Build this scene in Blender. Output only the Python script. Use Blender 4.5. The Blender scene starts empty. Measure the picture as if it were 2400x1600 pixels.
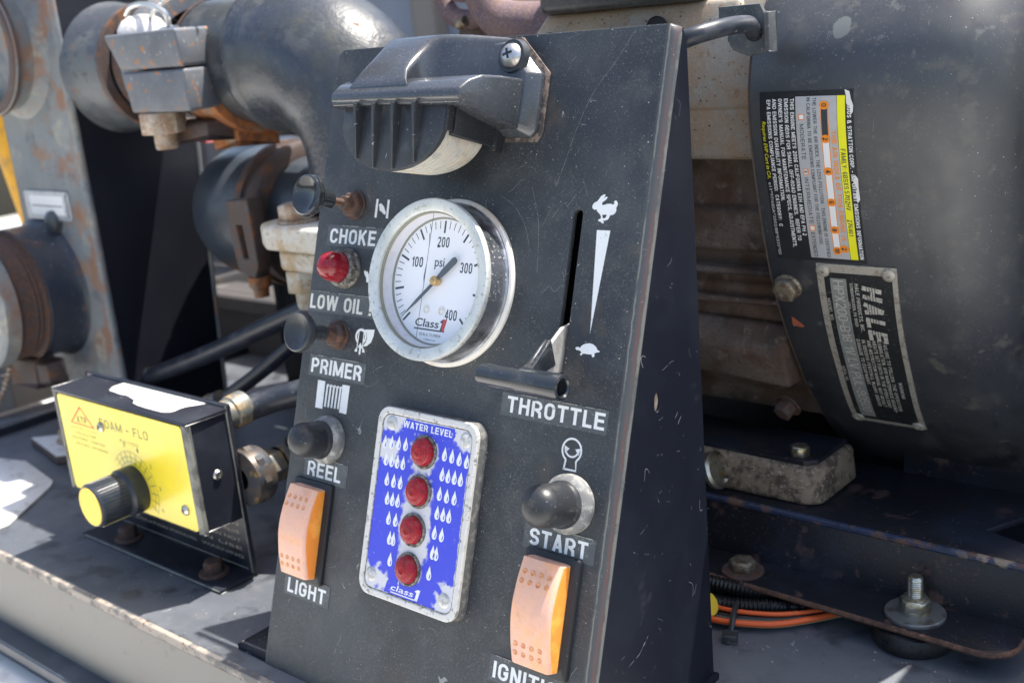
import bpy, bmesh, math, random
from mathutils import Matrix, Vector, Euler
random.seed(7)
C = bpy.context.scene
COL = C.collection
R = math.radians
# ---------------------------------------------------------------- camera, sky, sun (millimetres are turned into metres: S)
S = 0.001
cam_d = bpy.data.cameras.new('camera'); cam = bpy.data.objects.new('camera', cam_d); COL.objects.link(cam)
Xc = Vector((0.76557458, 0.63744958, -0.08691143)); Yc = Vector((-0.11101658, 0.26396327, 0.95812249)); Zc = Vector((0.63369621, -0.72386561, 0.27285104))
cam.matrix_world = Matrix(((Xc.x, Yc.x, Zc.x, 0.323043), (Xc.y, Yc.y, Zc.y, -0.270633), (Xc.z, Yc.z, Zc.z, 0.283604), (0, 0, 0, 1)))
cam_d.sensor_width = 36; cam_d.lens = 39.122; cam_d.clip_start = 0.02; cam_d.clip_end = 200
cam_d.dof.use_dof = True; cam_d.dof.focus_distance = 0.457; cam_d.dof.aperture_fstop = 12.5
C.camera = cam
SUN = Vector((0.20, 0.352, 1.0)).normalized()
elev = math.asin(SUN.z); azim = math.atan2(SUN.x, SUN.y)
w = bpy.data.worlds.new('World'); C.world = w; w.use_nodes = True
nt = w.node_tree; bg = nt.nodes['Background']; sky = nt.nodes.new('ShaderNodeTexSky'); sky.sky_type = 'NISHITA'
sky.sun_disc = False; sky.sun_elevation = elev; sky.sun_rotation = azim; sky.air_density = 1.0; sky.dust_density = 3.0; sky.ozone_density = 0.4
nt.links.new(sky.outputs[0], bg.inputs[0]); bg.inputs[1].default_value = 0.14
sd = bpy.data.lights.new('sun', 'SUN'); sd.energy = 5.0; sd.angle = R(0.53); sd.color = (1, .95, .87)
so = bpy.data.objects.new('sun', sd); COL.objects.link(so); so.rotation_euler = SUN.to_track_quat('Z', 'Y').to_euler(); so.location = (0, 0, 3)
C.view_settings.view_transform = 'Standard'; C.view_settings.look = 'None'; C.view_settings.gamma = 1; C.view_settings.exposure = 1.12
C.render.resolution_x = 1024; C.render.resolution_y = 682
C.cycles.use_denoising = True

# ---------------------------------------------------------------- materials
def mat(name, base, rough=.5, metal=0., layers=(), bump=None, trans=0., sss=0., coat=0., spec=.5, rvar=0., ior=1.45, coords='pos'):
    m = bpy.data.materials.new(name); m.use_nodes = True; t = m.node_tree; N = t.nodes; L = t.links
    b = N['Principled BSDF']
    b.inputs['Metallic'].default_value = metal; b.inputs['Transmission Weight'].default_value = trans
    b.inputs['Coat Weight'].default_value = coat; b.inputs['Coat Roughness'].default_value = .15
    b.inputs['Specular IOR Level'].default_value = spec; b.inputs['IOR'].default_value = ior
    if sss:
        b.inputs['Subsurface Weight'].default_value = sss; b.inputs['Subsurface Radius'].default_value = (1, .4, .15); b.inputs['Subsurface Scale'].default_value = .006
    if coords == 'obj': src = N.new('ShaderNodeTexCoord').outputs['Object']
    else: src = N.new('ShaderNodeNewGeometry').outputs['Position']
    def math_(op, a, c=None, clamp=False):
        n = N.new('ShaderNodeMath'); n.operation = op; n.use_clamp = clamp
        for i, v in enumerate((a, c)):
            if v is None: continue
            if hasattr(v, 'is_output') or hasattr(v, 'links'): L.new(v, n.inputs[i])
            else: n.inputs[i].default_value = v
        return n.outputs[0]
    def noise(size, detail=4, rgh=.55, stretch=None, off=0., dist=0.):
        mp = N.new('ShaderNodeMapping'); L.new(src, mp.inputs[0]); s = stretch or (1, 1, 1)
        mp.inputs['Scale'].default_value = (s[0], s[1], s[2]); mp.inputs['Location'].default_value = (off, off * .7, -off)
        n = N.new('ShaderNodeTexNoise'); n.inputs['Scale'].default_value = 1000. / size; n.inputs['Detail'].default_value = detail
        n.inputs['Roughness'].default_value = rgh; n.inputs['Distortion'].default_value = dist; L.new(mp.outputs[0], n.inputs['Vector'])
        return n.outputs['Fac']
    def ramp(v, lo, hi):
        n = N.new('ShaderNodeMapRange'); n.inputs[1].default_value = lo; n.inputs[2].default_value = hi; n.clamp = True; n.interpolation_type = 'SMOOTHSTEP'
        L.new(v, n.inputs[0]); return n.outputs[0]
    rgb = N.new('ShaderNodeRGB'); rgb.outputs[0].default_value = (*base, 1); col = rgb.outputs[0]
    rv = N.new('ShaderNodeValue'); rv.outputs[0].default_value = rough; rg = rv.outputs[0]
    mv = N.new('ShaderNodeValue'); mv.outputs[0].default_value = metal; mt = mv.outputs[0]
    def mix(a, bcol, f):
        n = N.new('ShaderNodeMix'); n.data_type = 'RGBA'; L.new(f, n.inputs[0]); L.new(a, n.inputs[6]); n.inputs[7].default_value = (*bcol, 1); return n.outputs[2]
    def mixf(a, v, f):
        n = N.new('ShaderNodeMix'); n.data_type = 'FLOAT'; L.new(f, n.inputs[0]); L.new(a, n.inputs[2]); n.inputs[3].default_value = v; return n.outputs[0]
    for i, ly in enumerate(layers):
        k = ly.get('k', 'noise'); o = ly.get('off', 3.1 * i + 1)
        if k == 'noise':
            f = ramp(noise(ly['s'], ly.get('d', 5), ly.get('r', .6), ly.get('st'), o, ly.get('dist', 0)), ly['lo'], ly['hi'])
        elif k == 'specks':   # small dust grains
            mp = N.new('ShaderNodeMapping'); L.new(src, mp.inputs[0]); mp.inputs['Location'].default_value = (o, o, o)
            v = N.new('ShaderNodeTexVoronoi'); v.inputs['Scale'].default_value = 1000. / ly['s']; L.new(mp.outputs[0], v.inputs['Vector'])
            sep = N.new('ShaderNodeSeparateColor'); L.new(v.outputs['Color'], sep.inputs[0])
            size = math_('MULTIPLY', math_('POWER', sep.outputs[0], ly.get('p', 3.)), ly.get('rad', .35))
            f = math_('LESS_THAN', v.outputs['Distance'], size)
            if 'clump' in ly: f = math_('MULTIPLY', f, ramp(noise(ly['clump'], 3, .5, None, o + 5), .42, .6))
        elif k == 'hair':     # thin curved scratches
            n1 = noise(ly['s'], 1, .4, ly.get('st'), o, ly.get('dist', .6))
            d = math_('ABSOLUTE', math_('SUBTRACT', n1, .5)); f = math_('LESS_THAN', d, ly.get('wd', .003))
            f = math_('MULTIPLY', f, ramp(noise(ly.get('ms', ly['s'] * .8), 2, .5, None, o + 9), ly.get('lo', .58), ly.get('hi', .64)))
        elif k == 'axis':     # a band along one axis (world or object metres -> mm)
            sx = N.new('ShaderNodeSeparateXYZ'); L.new(src, sx.inputs[0]); v = math_('MULTIPLY', sx.outputs[ly['a']], 1000.)
            v = math_('ADD', v, math_('MULTIPLY', math_('SUBTRACT', noise(ly.get('s', 10), 4, .6, None, o), .5), ly.get('wob', 0.)))
            f = math_('MULTIPLY', ramp(v, ly['v0'], ly['v1']), math_('SUBTRACT', 1., ramp(v, ly['v2'], ly['v3'])))
        elif k == 'blob':     # one stain with its own outline
            sx = N.new('ShaderNodeSeparateXYZ'); L.new(src, sx.inputs[0]); tot = None
            for a, (c0, r0) in enumerate(ly['c']):
                if r0 is None: continue
                q = math_('POWER', math_('ABSOLUTE', math_('DIVIDE', math_('SUBTRACT', math_('MULTIPLY', sx.outputs[a], 1000.), c0), r0)), 2.)
                tot = q if tot is None else math_('ADD', tot, q)
            tot = math_('ADD', tot, math_('MULTIPLY', math_('SUBTRACT', noise(ly.get('s', 14), 4, .6, None, o), .5), ly.get('wob', 1.)))
            f = math_('SUBTRACT', 1., ramp(tot, ly.get('lo', .9), ly.get('hi', 1.)))
        if 'a' in ly and k != 'axis': f = math_('MULTIPLY', f, ly['a'])
        if 'amt' in ly: f = math_('MULTIPLY', f, ly['amt'])
        if 'mask' in ly: f = math_('MULTIPLY', f, ramp(noise(ly['mask'], 3, .5, None, o + 2.2), ly.get('mlo', .45), ly.get('mhi', .6)))
        if 'c_' in ly: col = mix(col, ly['c_'], f)
        if 'rg' in ly: rg = mixf(rg, ly['rg'], f)
        if 'mt' in ly: mt = mixf(mt, ly['mt'], f)
    if rvar: rg = math_('ADD', rg, math_('MULTIPLY', math_('SUBTRACT', noise(9, 5, .65, None, 77), .5), rvar), True)
    L.new(col, b.inputs['Base Color']); L.new(rg, b.inputs['Roughness']); L.new(mt, b.inputs['Metallic'])
    if bump:
        h = noise(bump[0], bump[2] if len(bump) > 2 else 3, .6, None, 50); bn = N.new('ShaderNodeBump')
        bn.inputs['Strength'].default_value = bump[1]; bn.inputs['Distance'].default_value = bump[0] * .001 * .35; L.new(h, bn.inputs['Height'])
        L.new(bn.outputs[0], b.inputs['Normal'])
    return m
DUST = dict(k='specks', s=1.5, p=6., rad=.17, c_=(.40, .41, .40), rg=.8, clump=40)
DUST2 = dict(k='specks', s=.7, p=4., rad=.24, c_=(.26, .27, .27), rg=.8, off=31, clump=22)
HAIR = dict(k='hair', s=24, wd=.0011, c_=(.26, .27, .27), rg=.8, ms=10, lo=.60, hi=.64)
RUST = (.20, .075, .03)
M = {}
M['panel'] = mat('panel_powder_coat', (.028, .032, .037), .42, 0, [
    dict(s=70, lo=.35, hi=.7, c_=(.052, .060, .066), rg=.5), dict(s=16, lo=.48, hi=.72, c_=(.080, .083, .082), rg=.62, amt=.6),
    dict(s=1.0, lo=.48, hi=.68, c_=(.10, .104, .10), amt=.45, mask=20, mlo=.4, mhi=.6), dict(s=.55, lo=.60, hi=.68, c_=(.20, .20, .19), rg=.8, amt=.6), dict(s=34, lo=.5, hi=.68, c_=(.024, .027, .034), rg=.4, off=44, amt=.7), dict(s=30, lo=.6, hi=.72, c_=(.10, .075, .055), rg=.7, amt=.35, off=12),
    DUST, DUST2, dict(DUST2, s=.45, rad=.3, off=71, clump=9), HAIR, dict(HAIR, s=14, off=41, wd=.0012, ms=7)], bump=(.5, .12), rvar=.25)
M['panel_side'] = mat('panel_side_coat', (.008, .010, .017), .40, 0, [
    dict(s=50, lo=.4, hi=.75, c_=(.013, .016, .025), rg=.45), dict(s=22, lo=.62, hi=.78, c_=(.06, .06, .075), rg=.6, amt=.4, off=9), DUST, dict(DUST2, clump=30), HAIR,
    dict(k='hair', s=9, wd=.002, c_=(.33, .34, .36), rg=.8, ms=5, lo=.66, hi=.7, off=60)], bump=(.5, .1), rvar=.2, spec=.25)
M['fold'] = mat('worn_fold_paint', (.05, .056, .062), .45, 0, [
    dict(k='axis', a=0, s=5, wob=1.2, v0=93.4, v1=93.8, v2=94.0, v3=94.4, c_=(.16, .16, .14)),
    dict(k='axis', a=0, s=8, wob=1.0, v0=95.5, v1=95.8, v2=96.2, v3=96.6, c_=(.085, .048, .046)),
    dict(k='axis', a=0, s=8, wob=.8, v0=96.5, v1=96.85, v2=99, v3=100, c_=(.13, .13, .12), rg=.6),
    dict(s=18, lo=.5, hi=.62, c_=(.05, .056, .062), amt=.75), DUST2], bump=(.5, .1))
M['edge'] = mat('worn_sheet_edge', (.11, .12, .13), .5, 0, [dict(s=6, lo=.45, hi=.6, c_=(.05, .055, .06))])
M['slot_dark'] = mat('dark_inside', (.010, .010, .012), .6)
M['abs_black'] = mat('black_moulded_plastic', (.030, .033, .038), .36, 0, [
    dict(s=30, lo=.4, hi=.7, c_=(.048, .052, .058), rg=.45), dict(s=9, lo=.55, hi=.75, c_=(.10, .105, .11), rg=.6, amt=.5), DUST, DUST2,
    dict(k='hair', s=9, wd=.006, c_=(.38, .39, .4), rg=.8, ms=5, lo=.64, hi=.68, off=60)], bump=(.6, .25), rvar=.2)
M['gasket'] = mat('dirty_rubber_gasket', (.05, .045, .042), .8, 0, [dict(s=3, lo=.45, hi=.6, c_=(.17, .13, .11))])
M['lens'] = mat('yellowed_clear_lens', (.50, .46, .40), .22, 0, [dict(s=10, lo=.5, hi=.7, c_=(.52, .38, .25), amt=.7), dict(s=6, lo=.5, hi=.62, c_=(.33, .33, .31), amt=.6, off=7), DUST2], sss=.3, spec=.6)
M['bleached'] = mat('sun_bleached_plastic', (.034, .038, .045), .21, 0, [dict(s=30, lo=.45, hi=.7, c_=(.046, .052, .060), rg=.28), dict(s=1.0, lo=.54, hi=.68, c_=(.10, .105, .115), amt=.5), DUST, DUST2], bump=(.5, .2), rvar=.1, spec=1.)
M['steel'] = mat('stainless_screw', (.56, .55, .53), .32, 1, [dict(s=4, lo=.45, hi=.65, c_=(.40, .37, .33), rg=.5)])
M['knob'] = mat('black_knob_plastic', (.030, .034, .040), .30, 0, [dict(s=10, lo=.5, hi=.8, c_=(.08, .08, .08), rg=.5), DUST2], rvar=.2)
M['knob_gloss'] = mat('polished_black_knob', (.020, .024, .028), .13, 0, [DUST2], spec=.9)
M['rust'] = mat('brown_rusted_steel', (.085, .052, .042), .8, .1, [dict(s=2.5, lo=.45, hi=.65, c_=(.14, .072, .045)), dict(s=5, lo=.5, hi=.65, c_=(.07, .064, .066))], bump=(.8, .5))
M['red_lens'] = mat('red_indicator_lens', (.24, .004, .014), .14, 0, [dict(s=5, lo=.45, hi=.7, c_=(.26, .03, .04), rg=.5), dict(s=1.2, lo=.6, hi=.7, c_=(.42, .14, .14), rg=.6, amt=.5)], sss=.5, spec=.6)
M['lamp_red'] = mat('dull_red_lamp', (.30, .006, .014), .26, 0, [dict(s=3, lo=.5, hi=.65, c_=(.20, .010, .014), rg=.4), dict(s=.7, lo=.6, hi=.7, c_=(.42, .10, .10), amt=.5)], sss=.15)
M['dirty_chrome'] = mat('dirty_plated_ring', (.20, .195, .18), .5, .5, [dict(s=2.5, lo=.42, hi=.62, c_=(.09, .08, .065), rg=.8), dict(s=1, lo=.55, hi=.65, c_=(.45, .44, .4))], bump=(.6, .3))
M['zinc_ring'] = mat('dusty_grey_ring', (.17, .175, .175), .6, .15, [dict(s=3, lo=.45, hi=.65, c_=(.36, .35, .32)), dict(s=9, lo=.5, hi=.7, c_=(.14, .14, .14)), DUST2], bump=(.6, .3))
M['boot'] = mat('black_rubber_boot', (.022, .024, .028), .38, 0, [dict(s=7, lo=.5, hi=.75, c_=(.055, .053, .048), rg=.5), DUST, DUST2], bump=(1.2, .15), rvar=.2)
M['amber_face'] = mat('faded_amber_face', (.78, .45, .31), .5, 0, [dict(s=22, lo=.35, hi=.65, c_=(.70, .42, .32)), dict(s=12, lo=.5, hi=.7, c_=(.50, .26, .16), amt=.45, off=90), dict(s=.8, lo=.58, hi=.7, c_=(.42, .26, .2), amt=.4), dict(s=8, lo=.5, hi=.7, c_=(.85, .40, .17), amt=.6),
    dict(k='hair', s=20, wd=.005, c_=(.45, .25, .15), ms=8, lo=.56, hi=.6, amt=.5), dict(s=1.5, lo=.62, hi=.72, c_=(.35, .2, .13), amt=.4)], sss=.25)
M['amber_side'] = mat('translucent_amber_side', (.85, .30, .05), .38, 0, [dict(s=12, lo=.5, hi=.7, c_=(.95, .42, .08)), dict(s=1.2, lo=.66, hi=.72, c_=(.35, .15, .04), amt=.7)], sss=.7)
M['amber_pit'] = mat('amber_dimple_shade', (.66, .30, .14), .5, 0, [dict(s=1.5, lo=.5, hi=.6, c_=(.50, .20, .09))])  # darker orange on low domes paints the shading of the dents
M['switch_black'] = mat('switch_frame_black', (.018, .019, .022), .38, 0, [DUST2])
M['bezel'] = mat('dull_zinc_bezel', (.60, .62, .60), .42, .35, [dict(s=14, lo=.4, hi=.65, c_=(.50, .53, .52)), dict(s=2.2, lo=.56, hi=.68, c_=(.36, .38, .33), rg=.6), dict(s=.7, lo=.6, hi=.68, c_=(.75, .75, .72))], bump=(.8, .15))
M['case'] = mat('polished_gauge_case', (.38, .40, .45), .34, .9, [dict(s=14, lo=.45, hi=.7, c_=(.10, .11, .12), rg=.35), dict(s=.8, lo=.58, hi=.68, c_=(.34, .34, .32), rg=.7, amt=.7), dict(DUST, c_=(.5, .5, .5)), dict(k='specks', s=1.0, p=3., rad=.4, c_=(.5, .5, .48), rg=.8, off=31)], bump=(2, .12))
M['flange'] = mat('pale_gauge_flange', (.80, .77, .70), .35, 0., [dict(s=20, lo=.5, hi=.7, c_=(.62, .52, .40)), DUST2])
M['inner_wall'] = mat('shaded_inner_wall', (.62, .62, .66), .35, 0, [dict(s=9, lo=.5, hi=.7, c_=(.52, .52, .55))])  # greyed to paint the shading of the ring inside the bezel
M['seal'] = mat('grey_green_seal', (.22, .22, .17), .5)  # thin dark rings also draw the shading lines inside the bezel
M['dial'] = mat('white_dial_face', (.86, .87, .90), .5, 0, [dict(s=20, lo=.6, hi=.8, c_=(.80, .81, .82))])
M['print_black'] = mat('black_print', (.030, .045, .055), .5)
M['print_grey'] = mat('dark_grey_needle', (.075, .085, .095), .45)
M['print_red'] = mat('red_print', (.55, .04, .04), .5)
M['print_white'] = mat('white_print', (.74, .76, .76), .5, 0, [dict(s=3, lo=.62, hi=.72, c_=(.45, .46, .44), amt=.7), dict(s=.8, lo=.66, hi=.7, c_=(.3, .3, .3), amt=.6)])
M['print_aged'] = mat('aged_white_print', (.66, .65, .58), .55, 0, [dict(s=3, lo=.6, hi=.7, c_=(.45, .40, .30), amt=.7)])
M['brass'] = mat('brass_hub', (.62, .40, .15), .35, 1)
M['tape'] = mat('label_tape', (.075, .083, .088), .33, 0, [dict(s=7, lo=.45, hi=.7, c_=(.10, .11, .112), rg=.5), dict(s=1.2, lo=.6, hi=.66, c_=(.2, .2, .19)), DUST2, HAIR])
M['tape_edge'] = mat('lifting_tape_edge', (.42, .42, .38), .5, 0, [dict(s=2, lo=.5, hi=.6, c_=(.15, .15, .14))])
M['plate_rim'] = mat('die_cast_rim', (.62, .61, .58), .5, .15, [dict(s=3, lo=.56, hi=.66, c_=(.20, .19, .16)), dict(s=9, lo=.5, hi=.7, c_=(.48, .48, .46)), dict(s=.8, lo=.6, hi=.66, c_=(.75, .74, .7))], bump=(1, .25))
M['plate_side'] = mat('plate_grimy_side', (.10, .105, .105), .6, 0, [dict(s=3, lo=.45, hi=.65, c_=(.22, .21, .19)), DUST])
WORN = (.60, .60, .63)
def wear(cx, cy, rx, ry, off, wob=1.6): return dict(k='blob', c=[(cx, rx), (cy, ry), (0, None)], s=5, wob=wob * 1.5, lo=.55, hi=1.05, c_=WORN, rg=.55, off=off)
M['blue_face'] = mat('worn_blue_face', (.050, .070, .60), .42, 0, [
    wear(0, -8, 9.5, 26, 4, 1.5), wear(0, 24, 8.5, 11, 23, 1.6), wear(-20, 22, 8, 5, 43, 2.6), wear(-24, -37, 13, 11, 5, 2.2), wear(25, -38, 10, 14, 6, 2.2), wear(-24, 38, 13, 8, 7, 1.8), wear(26, 36, 12, 9, 8, 1.8),
    wear(0, 38, 40, 2.2, 9, 1.6), wear(27.5, 0, 2.4, 60, 10, 1.2), dict(s=.9, lo=.66, hi=.7, c_=(.02, .02, .12), amt=.7), dict(s=2, lo=.60, hi=.72, c_=(.45, .45, .46), amt=.4, mask=12)], coords='obj')
# keep the band of WATER LEVEL lettering blue: a second blue sheet carries it
M['blue_flat'] = mat('blue_print', (.050, .070, .60), .42, 0, [dict(s=2, lo=.60, hi=.68, c_=WORN)])
M['worn_screw'] = mat('worn_screw_head', (.56, .56, .55), .5, .3, [dict(s=2, lo=.5, hi=.6, c_=(.40, .40, .38))])
M['grime'] = mat('grime_line', (.09, .085, .06), .8, 0, [dict(s=2, lo=.45, hi=.6, c_=(.35, .34, .3))])
M['lever_black'] = mat('lever_black_plastic', (.018, .022, .028), .16, 0, [dict(s=12, lo=.5, hi=.8, c_=(.05, .05, .05), rg=.4), DUST2], spec=.8)
M['lever_steel'] = mat('lever_plate_steel', (.40, .39, .37), .5, .15, [dict(s=3, lo=.45, hi=.65, c_=(.30, .29, .27), rg=.6)])
M['deck'] = mat('painted_deck_steel', (.075, .083, .098), .50, 0, [
    dict(s=90, lo=.4, hi=.65, c_=(.105, .112, .128), rg=.56), dict(s=14, lo=.5, hi=.75, c_=(.13, .135, .14), amt=.5), dict(s=25, lo=.52, hi=.66, c_=(.030, .033, .038), rg=.35, off=66, amt=.7), dict(s=40, lo=.6, hi=.7, c_=(.085, .088, .088), rg=.6, off=22, amt=.7), dict(s=1.6, lo=.56, hi=.68, c_=(.11, .11, .105), amt=.5, mask=30),
    dict(k='blob', c=[(150, 60), (118, 35), (0, None)], s=30, wob=1.6, lo=.4, hi=1.1, c_=(.13, .14, .155), rg=.7, off=14, amt=.7), DUST, DUST2, dict(HAIR, s=60, off=19)], bump=(3, .12), rvar=.25)
M['deck_edge'] = mat('worn_tan_deck_edge', (.30, .26, .22), .55, 0, [dict(s=12, lo=.45, hi=.62, c_=(.10, .10, .10)), dict(s=4, lo=.58, hi=.66, c_=(.15, .08, .05))])
M['deck_wall'] = mat('grey_painted_wall', (.20, .19, .17), .5, 0, [dict(s=60, lo=.4, hi=.65, c_=(.20, .195, .18)), dict(s=8, lo=.6, hi=.7, c_=(.11, .11, .11), amt=.5), DUST])
M['body_dark'] = mat('dark_body_ledge', (.055, .065, .080), .4, 0, [dict(s=30, lo=.45, hi=.65, c_=(.08, .09, .105))])
M['body_white'] = mat('white_body_paint', (.86, .84, .79), .35, 0, [dict(s=25, lo=.5, hi=.7, c_=(.55, .54, .52))], coat=.3)
M['grit'] = mat('pale_grit', (.26, .24, .21), .9, 0, [dict(s=20, lo=.45, hi=.55, c_=(.12, .09, .07))])
M['bright_sheet'] = mat('bright_patch_sheet', (.72, .72, .70), .42, .35, [dict(s=9, lo=.52, hi=.7, c_=(.46, .44, .41))], bump=(5, .3))
M['white_patch'] = mat('flat_white_patch', (.80, .79, .76), .5, 0, [dict(s=8, lo=.55, hi=.7, c_=(.72, .71, .68))])
M['concrete'] = mat('pale_concrete', (.42, .41, .38), .9, 0, [dict(s=300, lo=.4, hi=.65, c_=(.36, .35, .33)), dict(s=20, lo=.55, hi=.7, c_=(.30, .29, .27))])
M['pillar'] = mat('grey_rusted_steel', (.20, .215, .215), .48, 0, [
    dict(s=60, lo=.4, hi=.65, c_=(.155, .17, .18)), dict(s=24, lo=.50, hi=.66, c_=(.27, .155, .09), rg=.8, mask=60, mlo=.40, mhi=.58, d=9, amt=.9), dict(s=9, lo=.58, hi=.68, c_=(.28, .15, .08), rg=.85, d=8, off=33, mask=50), dict(s=18, lo=.55, hi=.7, c_=(.10, .115, .135), off=53, amt=.8),
    dict(k='axis', a=0, s=22, wob=60, v0=-478, v1=-462, v2=-446, v3=-432, c_=(.24, .125, .075), rg=.85, mask=26, mlo=.46, mhi=.6, amt=.85), dict(s=4, lo=.6, hi=.7, c_=(.09, .10, .11), amt=.6),
    dict(s=45, lo=.58, hi=.7, c_=(.30, .29, .24), off=17)], bump=(4, .2))
M['neck_paint'] = mat('weathered_blue_grey_pipe', (.060, .070, .088), .38, 0, [dict(s=40, lo=.42, hi=.62, c_=(.11, .12, .125), rg=.5), dict(s=12, lo=.6, hi=.7, c_=(.20, .11, .065), rg=.8, d=8, mask=50), dict(s=5, lo=.56, hi=.68, c_=(.035, .042, .055), amt=.7)], bump=(6, .3))
M['outlet'] = mat('blue_black_outlet', (.030, .038, .056), .3, 0, [dict(s=35, lo=.4, hi=.65, c_=(.045, .050, .062), rg=.4), dict(s=12, lo=.58, hi=.68, c_=(.11, .058, .045), rg=.7, amt=.8), dict(s=3, lo=.66, hi=.7, c_=(.3, .32, .34))], bump=(6, .1))
M['pillar_shade'] = mat('shaded_pillar_steel', (.009, .010, .017), .45, 0, [dict(s=60, lo=.4, hi=.7, c_=(.013, .014, .021)), dict(s=9, lo=.68, hi=.74, c_=(.16, .07, .04)), DUST], bump=(4, .1))  # pillar steel with the shade of its side put into the colour
M['pipe'] = mat('painted_cast_pipe', (.034, .041, .054), .26, 0, [
    dict(s=45, lo=.4, hi=.65, c_=(.050, .056, .060), rg=.34), dict(s=9, lo=.63, hi=.68, c_=(.16, .085, .05), rg=.8, d=7, mask=60), dict(s=5, lo=.55, hi=.7, c_=(.07, .075, .078), rg=.45, amt=.5), dict(s=30, lo=.55, hi=.72, c_=(.075, .072, .055), rg=.45, off=15, amt=.8), dict(s=16, lo=.52, hi=.66, c_=(.10, .105, .105), rg=.5, off=35, amt=.45)], bump=(3, .28), spec=.6)
M['pipe_dark'] = mat('dark_cast_pipe', (.036, .046, .062), .28, 0, [dict(s=35, lo=.4, hi=.65, c_=(.05, .058, .066), rg=.36), dict(k='axis', a=2, s=20, wob=26, v0=100, v1=112, v2=130, v3=142, c_=(.14, .062, .028), rg=.8, amt=.6),
    dict(s=8, lo=.66, hi=.72, c_=(.14, .07, .04))], bump=(6, .12), spec=.6)
M['clamp'] = mat('coupling_casting', (.135, .145, .16), .52, 0, [dict(s=30, lo=.4, hi=.65, c_=(.10, .108, .125)), dict(s=7, lo=.6, hi=.66, c_=(.34, .16, .07), rg=.85, d=7), dict(s=3, lo=.62, hi=.7, c_=(.28, .28, .27))], bump=(2, .25))
M['clamp_rust'] = mat('rusty_coupling', (.075, .052, .045), .6, 0, [dict(s=12, lo=.52, hi=.68, c_=(.17, .075, .035), rg=.85), dict(s=5, lo=.55, hi=.68, c_=(.09, .075, .075))], bump=(2, .35))
M['rust_orange'] = mat('orange_rust', (.36, .13, .04), .85, 0, [dict(s=6, lo=.45, hi=.6, c_=(.20, .08, .04)), dict(s=14, lo=.5, hi=.7, c_=(.26, .20, .14))], bump=(2, .3))
M['pale_bolt'] = mat('sun_white_bolt_head', (.66, .64, .62), .5, .1, [dict(s=8, lo=.5, hi=.7, c_=(.45, .40, .36))])  # white of the overexposed sunlit dome put into the colour
M['beige_bolt'] = mat('dusty_beige_bolt', (.40, .33, .26), .65, .1, [dict(s=8, lo=.42, hi=.62, c_=(.30, .19, .12)), dict(s=2, lo=.55, hi=.65, c_=(.5, .45, .38))], bump=(1.5, .3))
M['beige_flange'] = mat('weathered_cream_flange', (.55, .52, .45), .6, 0, [dict(s=14, lo=.45, hi=.65, c_=(.46, .34, .20)), dict(s=4, lo=.55, hi=.65, c_=(.36, .24, .14), amt=.7), dict(s=2, lo=.6, hi=.7, c_=(.3, .28, .25))], bump=(2, .3))
M['wire_bright'] = mat('bright_wire', (.62, .62, .60), .3, .9)
M['yellow_hose'] = mat('yellow_orange_sleeve', (.78, .38, .01), .5, 0, [dict(s=30, lo=.5, hi=.7, c_=(.45, .24, .05)), dict(s=9, lo=.55, hi=.7, c_=(.30, .20, .08), amt=.6)])
M['hose'] = mat('black_rubber_hose', (.020, .024, .034), .36, 0, [dict(s=12, lo=.5, hi=.7, c_=(.05, .055, .065), rg=.5), dict(s=3, lo=.66, hi=.72, c_=(.25, .25, .25))])
M['fitting'] = mat('tarnished_fitting', (.13, .14, .135), .5, .3, [dict(s=6, lo=.45, hi=.65, c_=(.34, .24, .13)), dict(s=3, lo=.55, hi=.65, c_=(.14, .15, .15))], bump=(1.5, .2))
M['brass_old'] = mat('tarnished_brass', (.095, .075, .062), .45, .3, [dict(s=9, lo=.42, hi=.6, c_=(.055, .062, .075)), dict(s=9, lo=.62, hi=.74, c_=(.34, .21, .05))], bump=(1.5, .2))
M['yellow_face'] = mat('yellow_control_face', (.88, .70, .03), .36, 0, [dict(s=40, lo=.4, hi=.7, c_=(.84, .66, .06)), dict(s=9, lo=.55, hi=.72, c_=(.70, .56, .12), amt=.4), DUST], coat=.25)
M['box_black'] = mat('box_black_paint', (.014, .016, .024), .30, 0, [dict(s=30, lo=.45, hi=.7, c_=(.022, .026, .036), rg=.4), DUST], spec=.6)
M['box_edge'] = mat('worn_box_edge', (.20, .20, .17), .45, 0, [dict(s=10, lo=.45, hi=.65, c_=(.09, .09, .085))])
M['knurl'] = mat('ribbed_black_knob', (.020, .026, .038), .34, 0, [dict(s=9, lo=.5, hi=.75, c_=(.04, .046, .055))])
M['knob_yellow'] = mat('yellow_knob_disc', (.80, .55, .035), .4, 0, [dict(s=8, lo=.55, hi=.7, c_=(.70, .46, .08))])
M['decal_dark'] = mat('faded_dark_print', (.23, .22, .07), .5)
M['decal_red'] = mat('faded_red_print', (.72, .13, .05), .5)
M['steel_plate'] = mat('aluminium_tag', (.50, .52, .54), .4, .3, [dict(s=5, lo=.5, hi=.65, c_=(.32, .34, .36))])
M['aluminium'] = mat('oxidised_aluminium', (.36, .31, .25), .55, .2, [
    dict(s=25, lo=.42, hi=.62, c_=(.36, .26, .17), rg=.7), dict(s=6, lo=.56, hi=.68, c_=(.30, .19, .11), rg=.85, amt=.8), dict(k='specks', s=1.6, p=5., rad=.34, c_=(.10, .065, .05), rg=.9), dict(s=1.0, lo=.55, hi=.66, c_=(.50, .48, .44), amt=.5), dict(s=14, lo=.55, hi=.7, c_=(.42, .26, .15), off=61, amt=.6)], bump=(1.0, .35))
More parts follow.
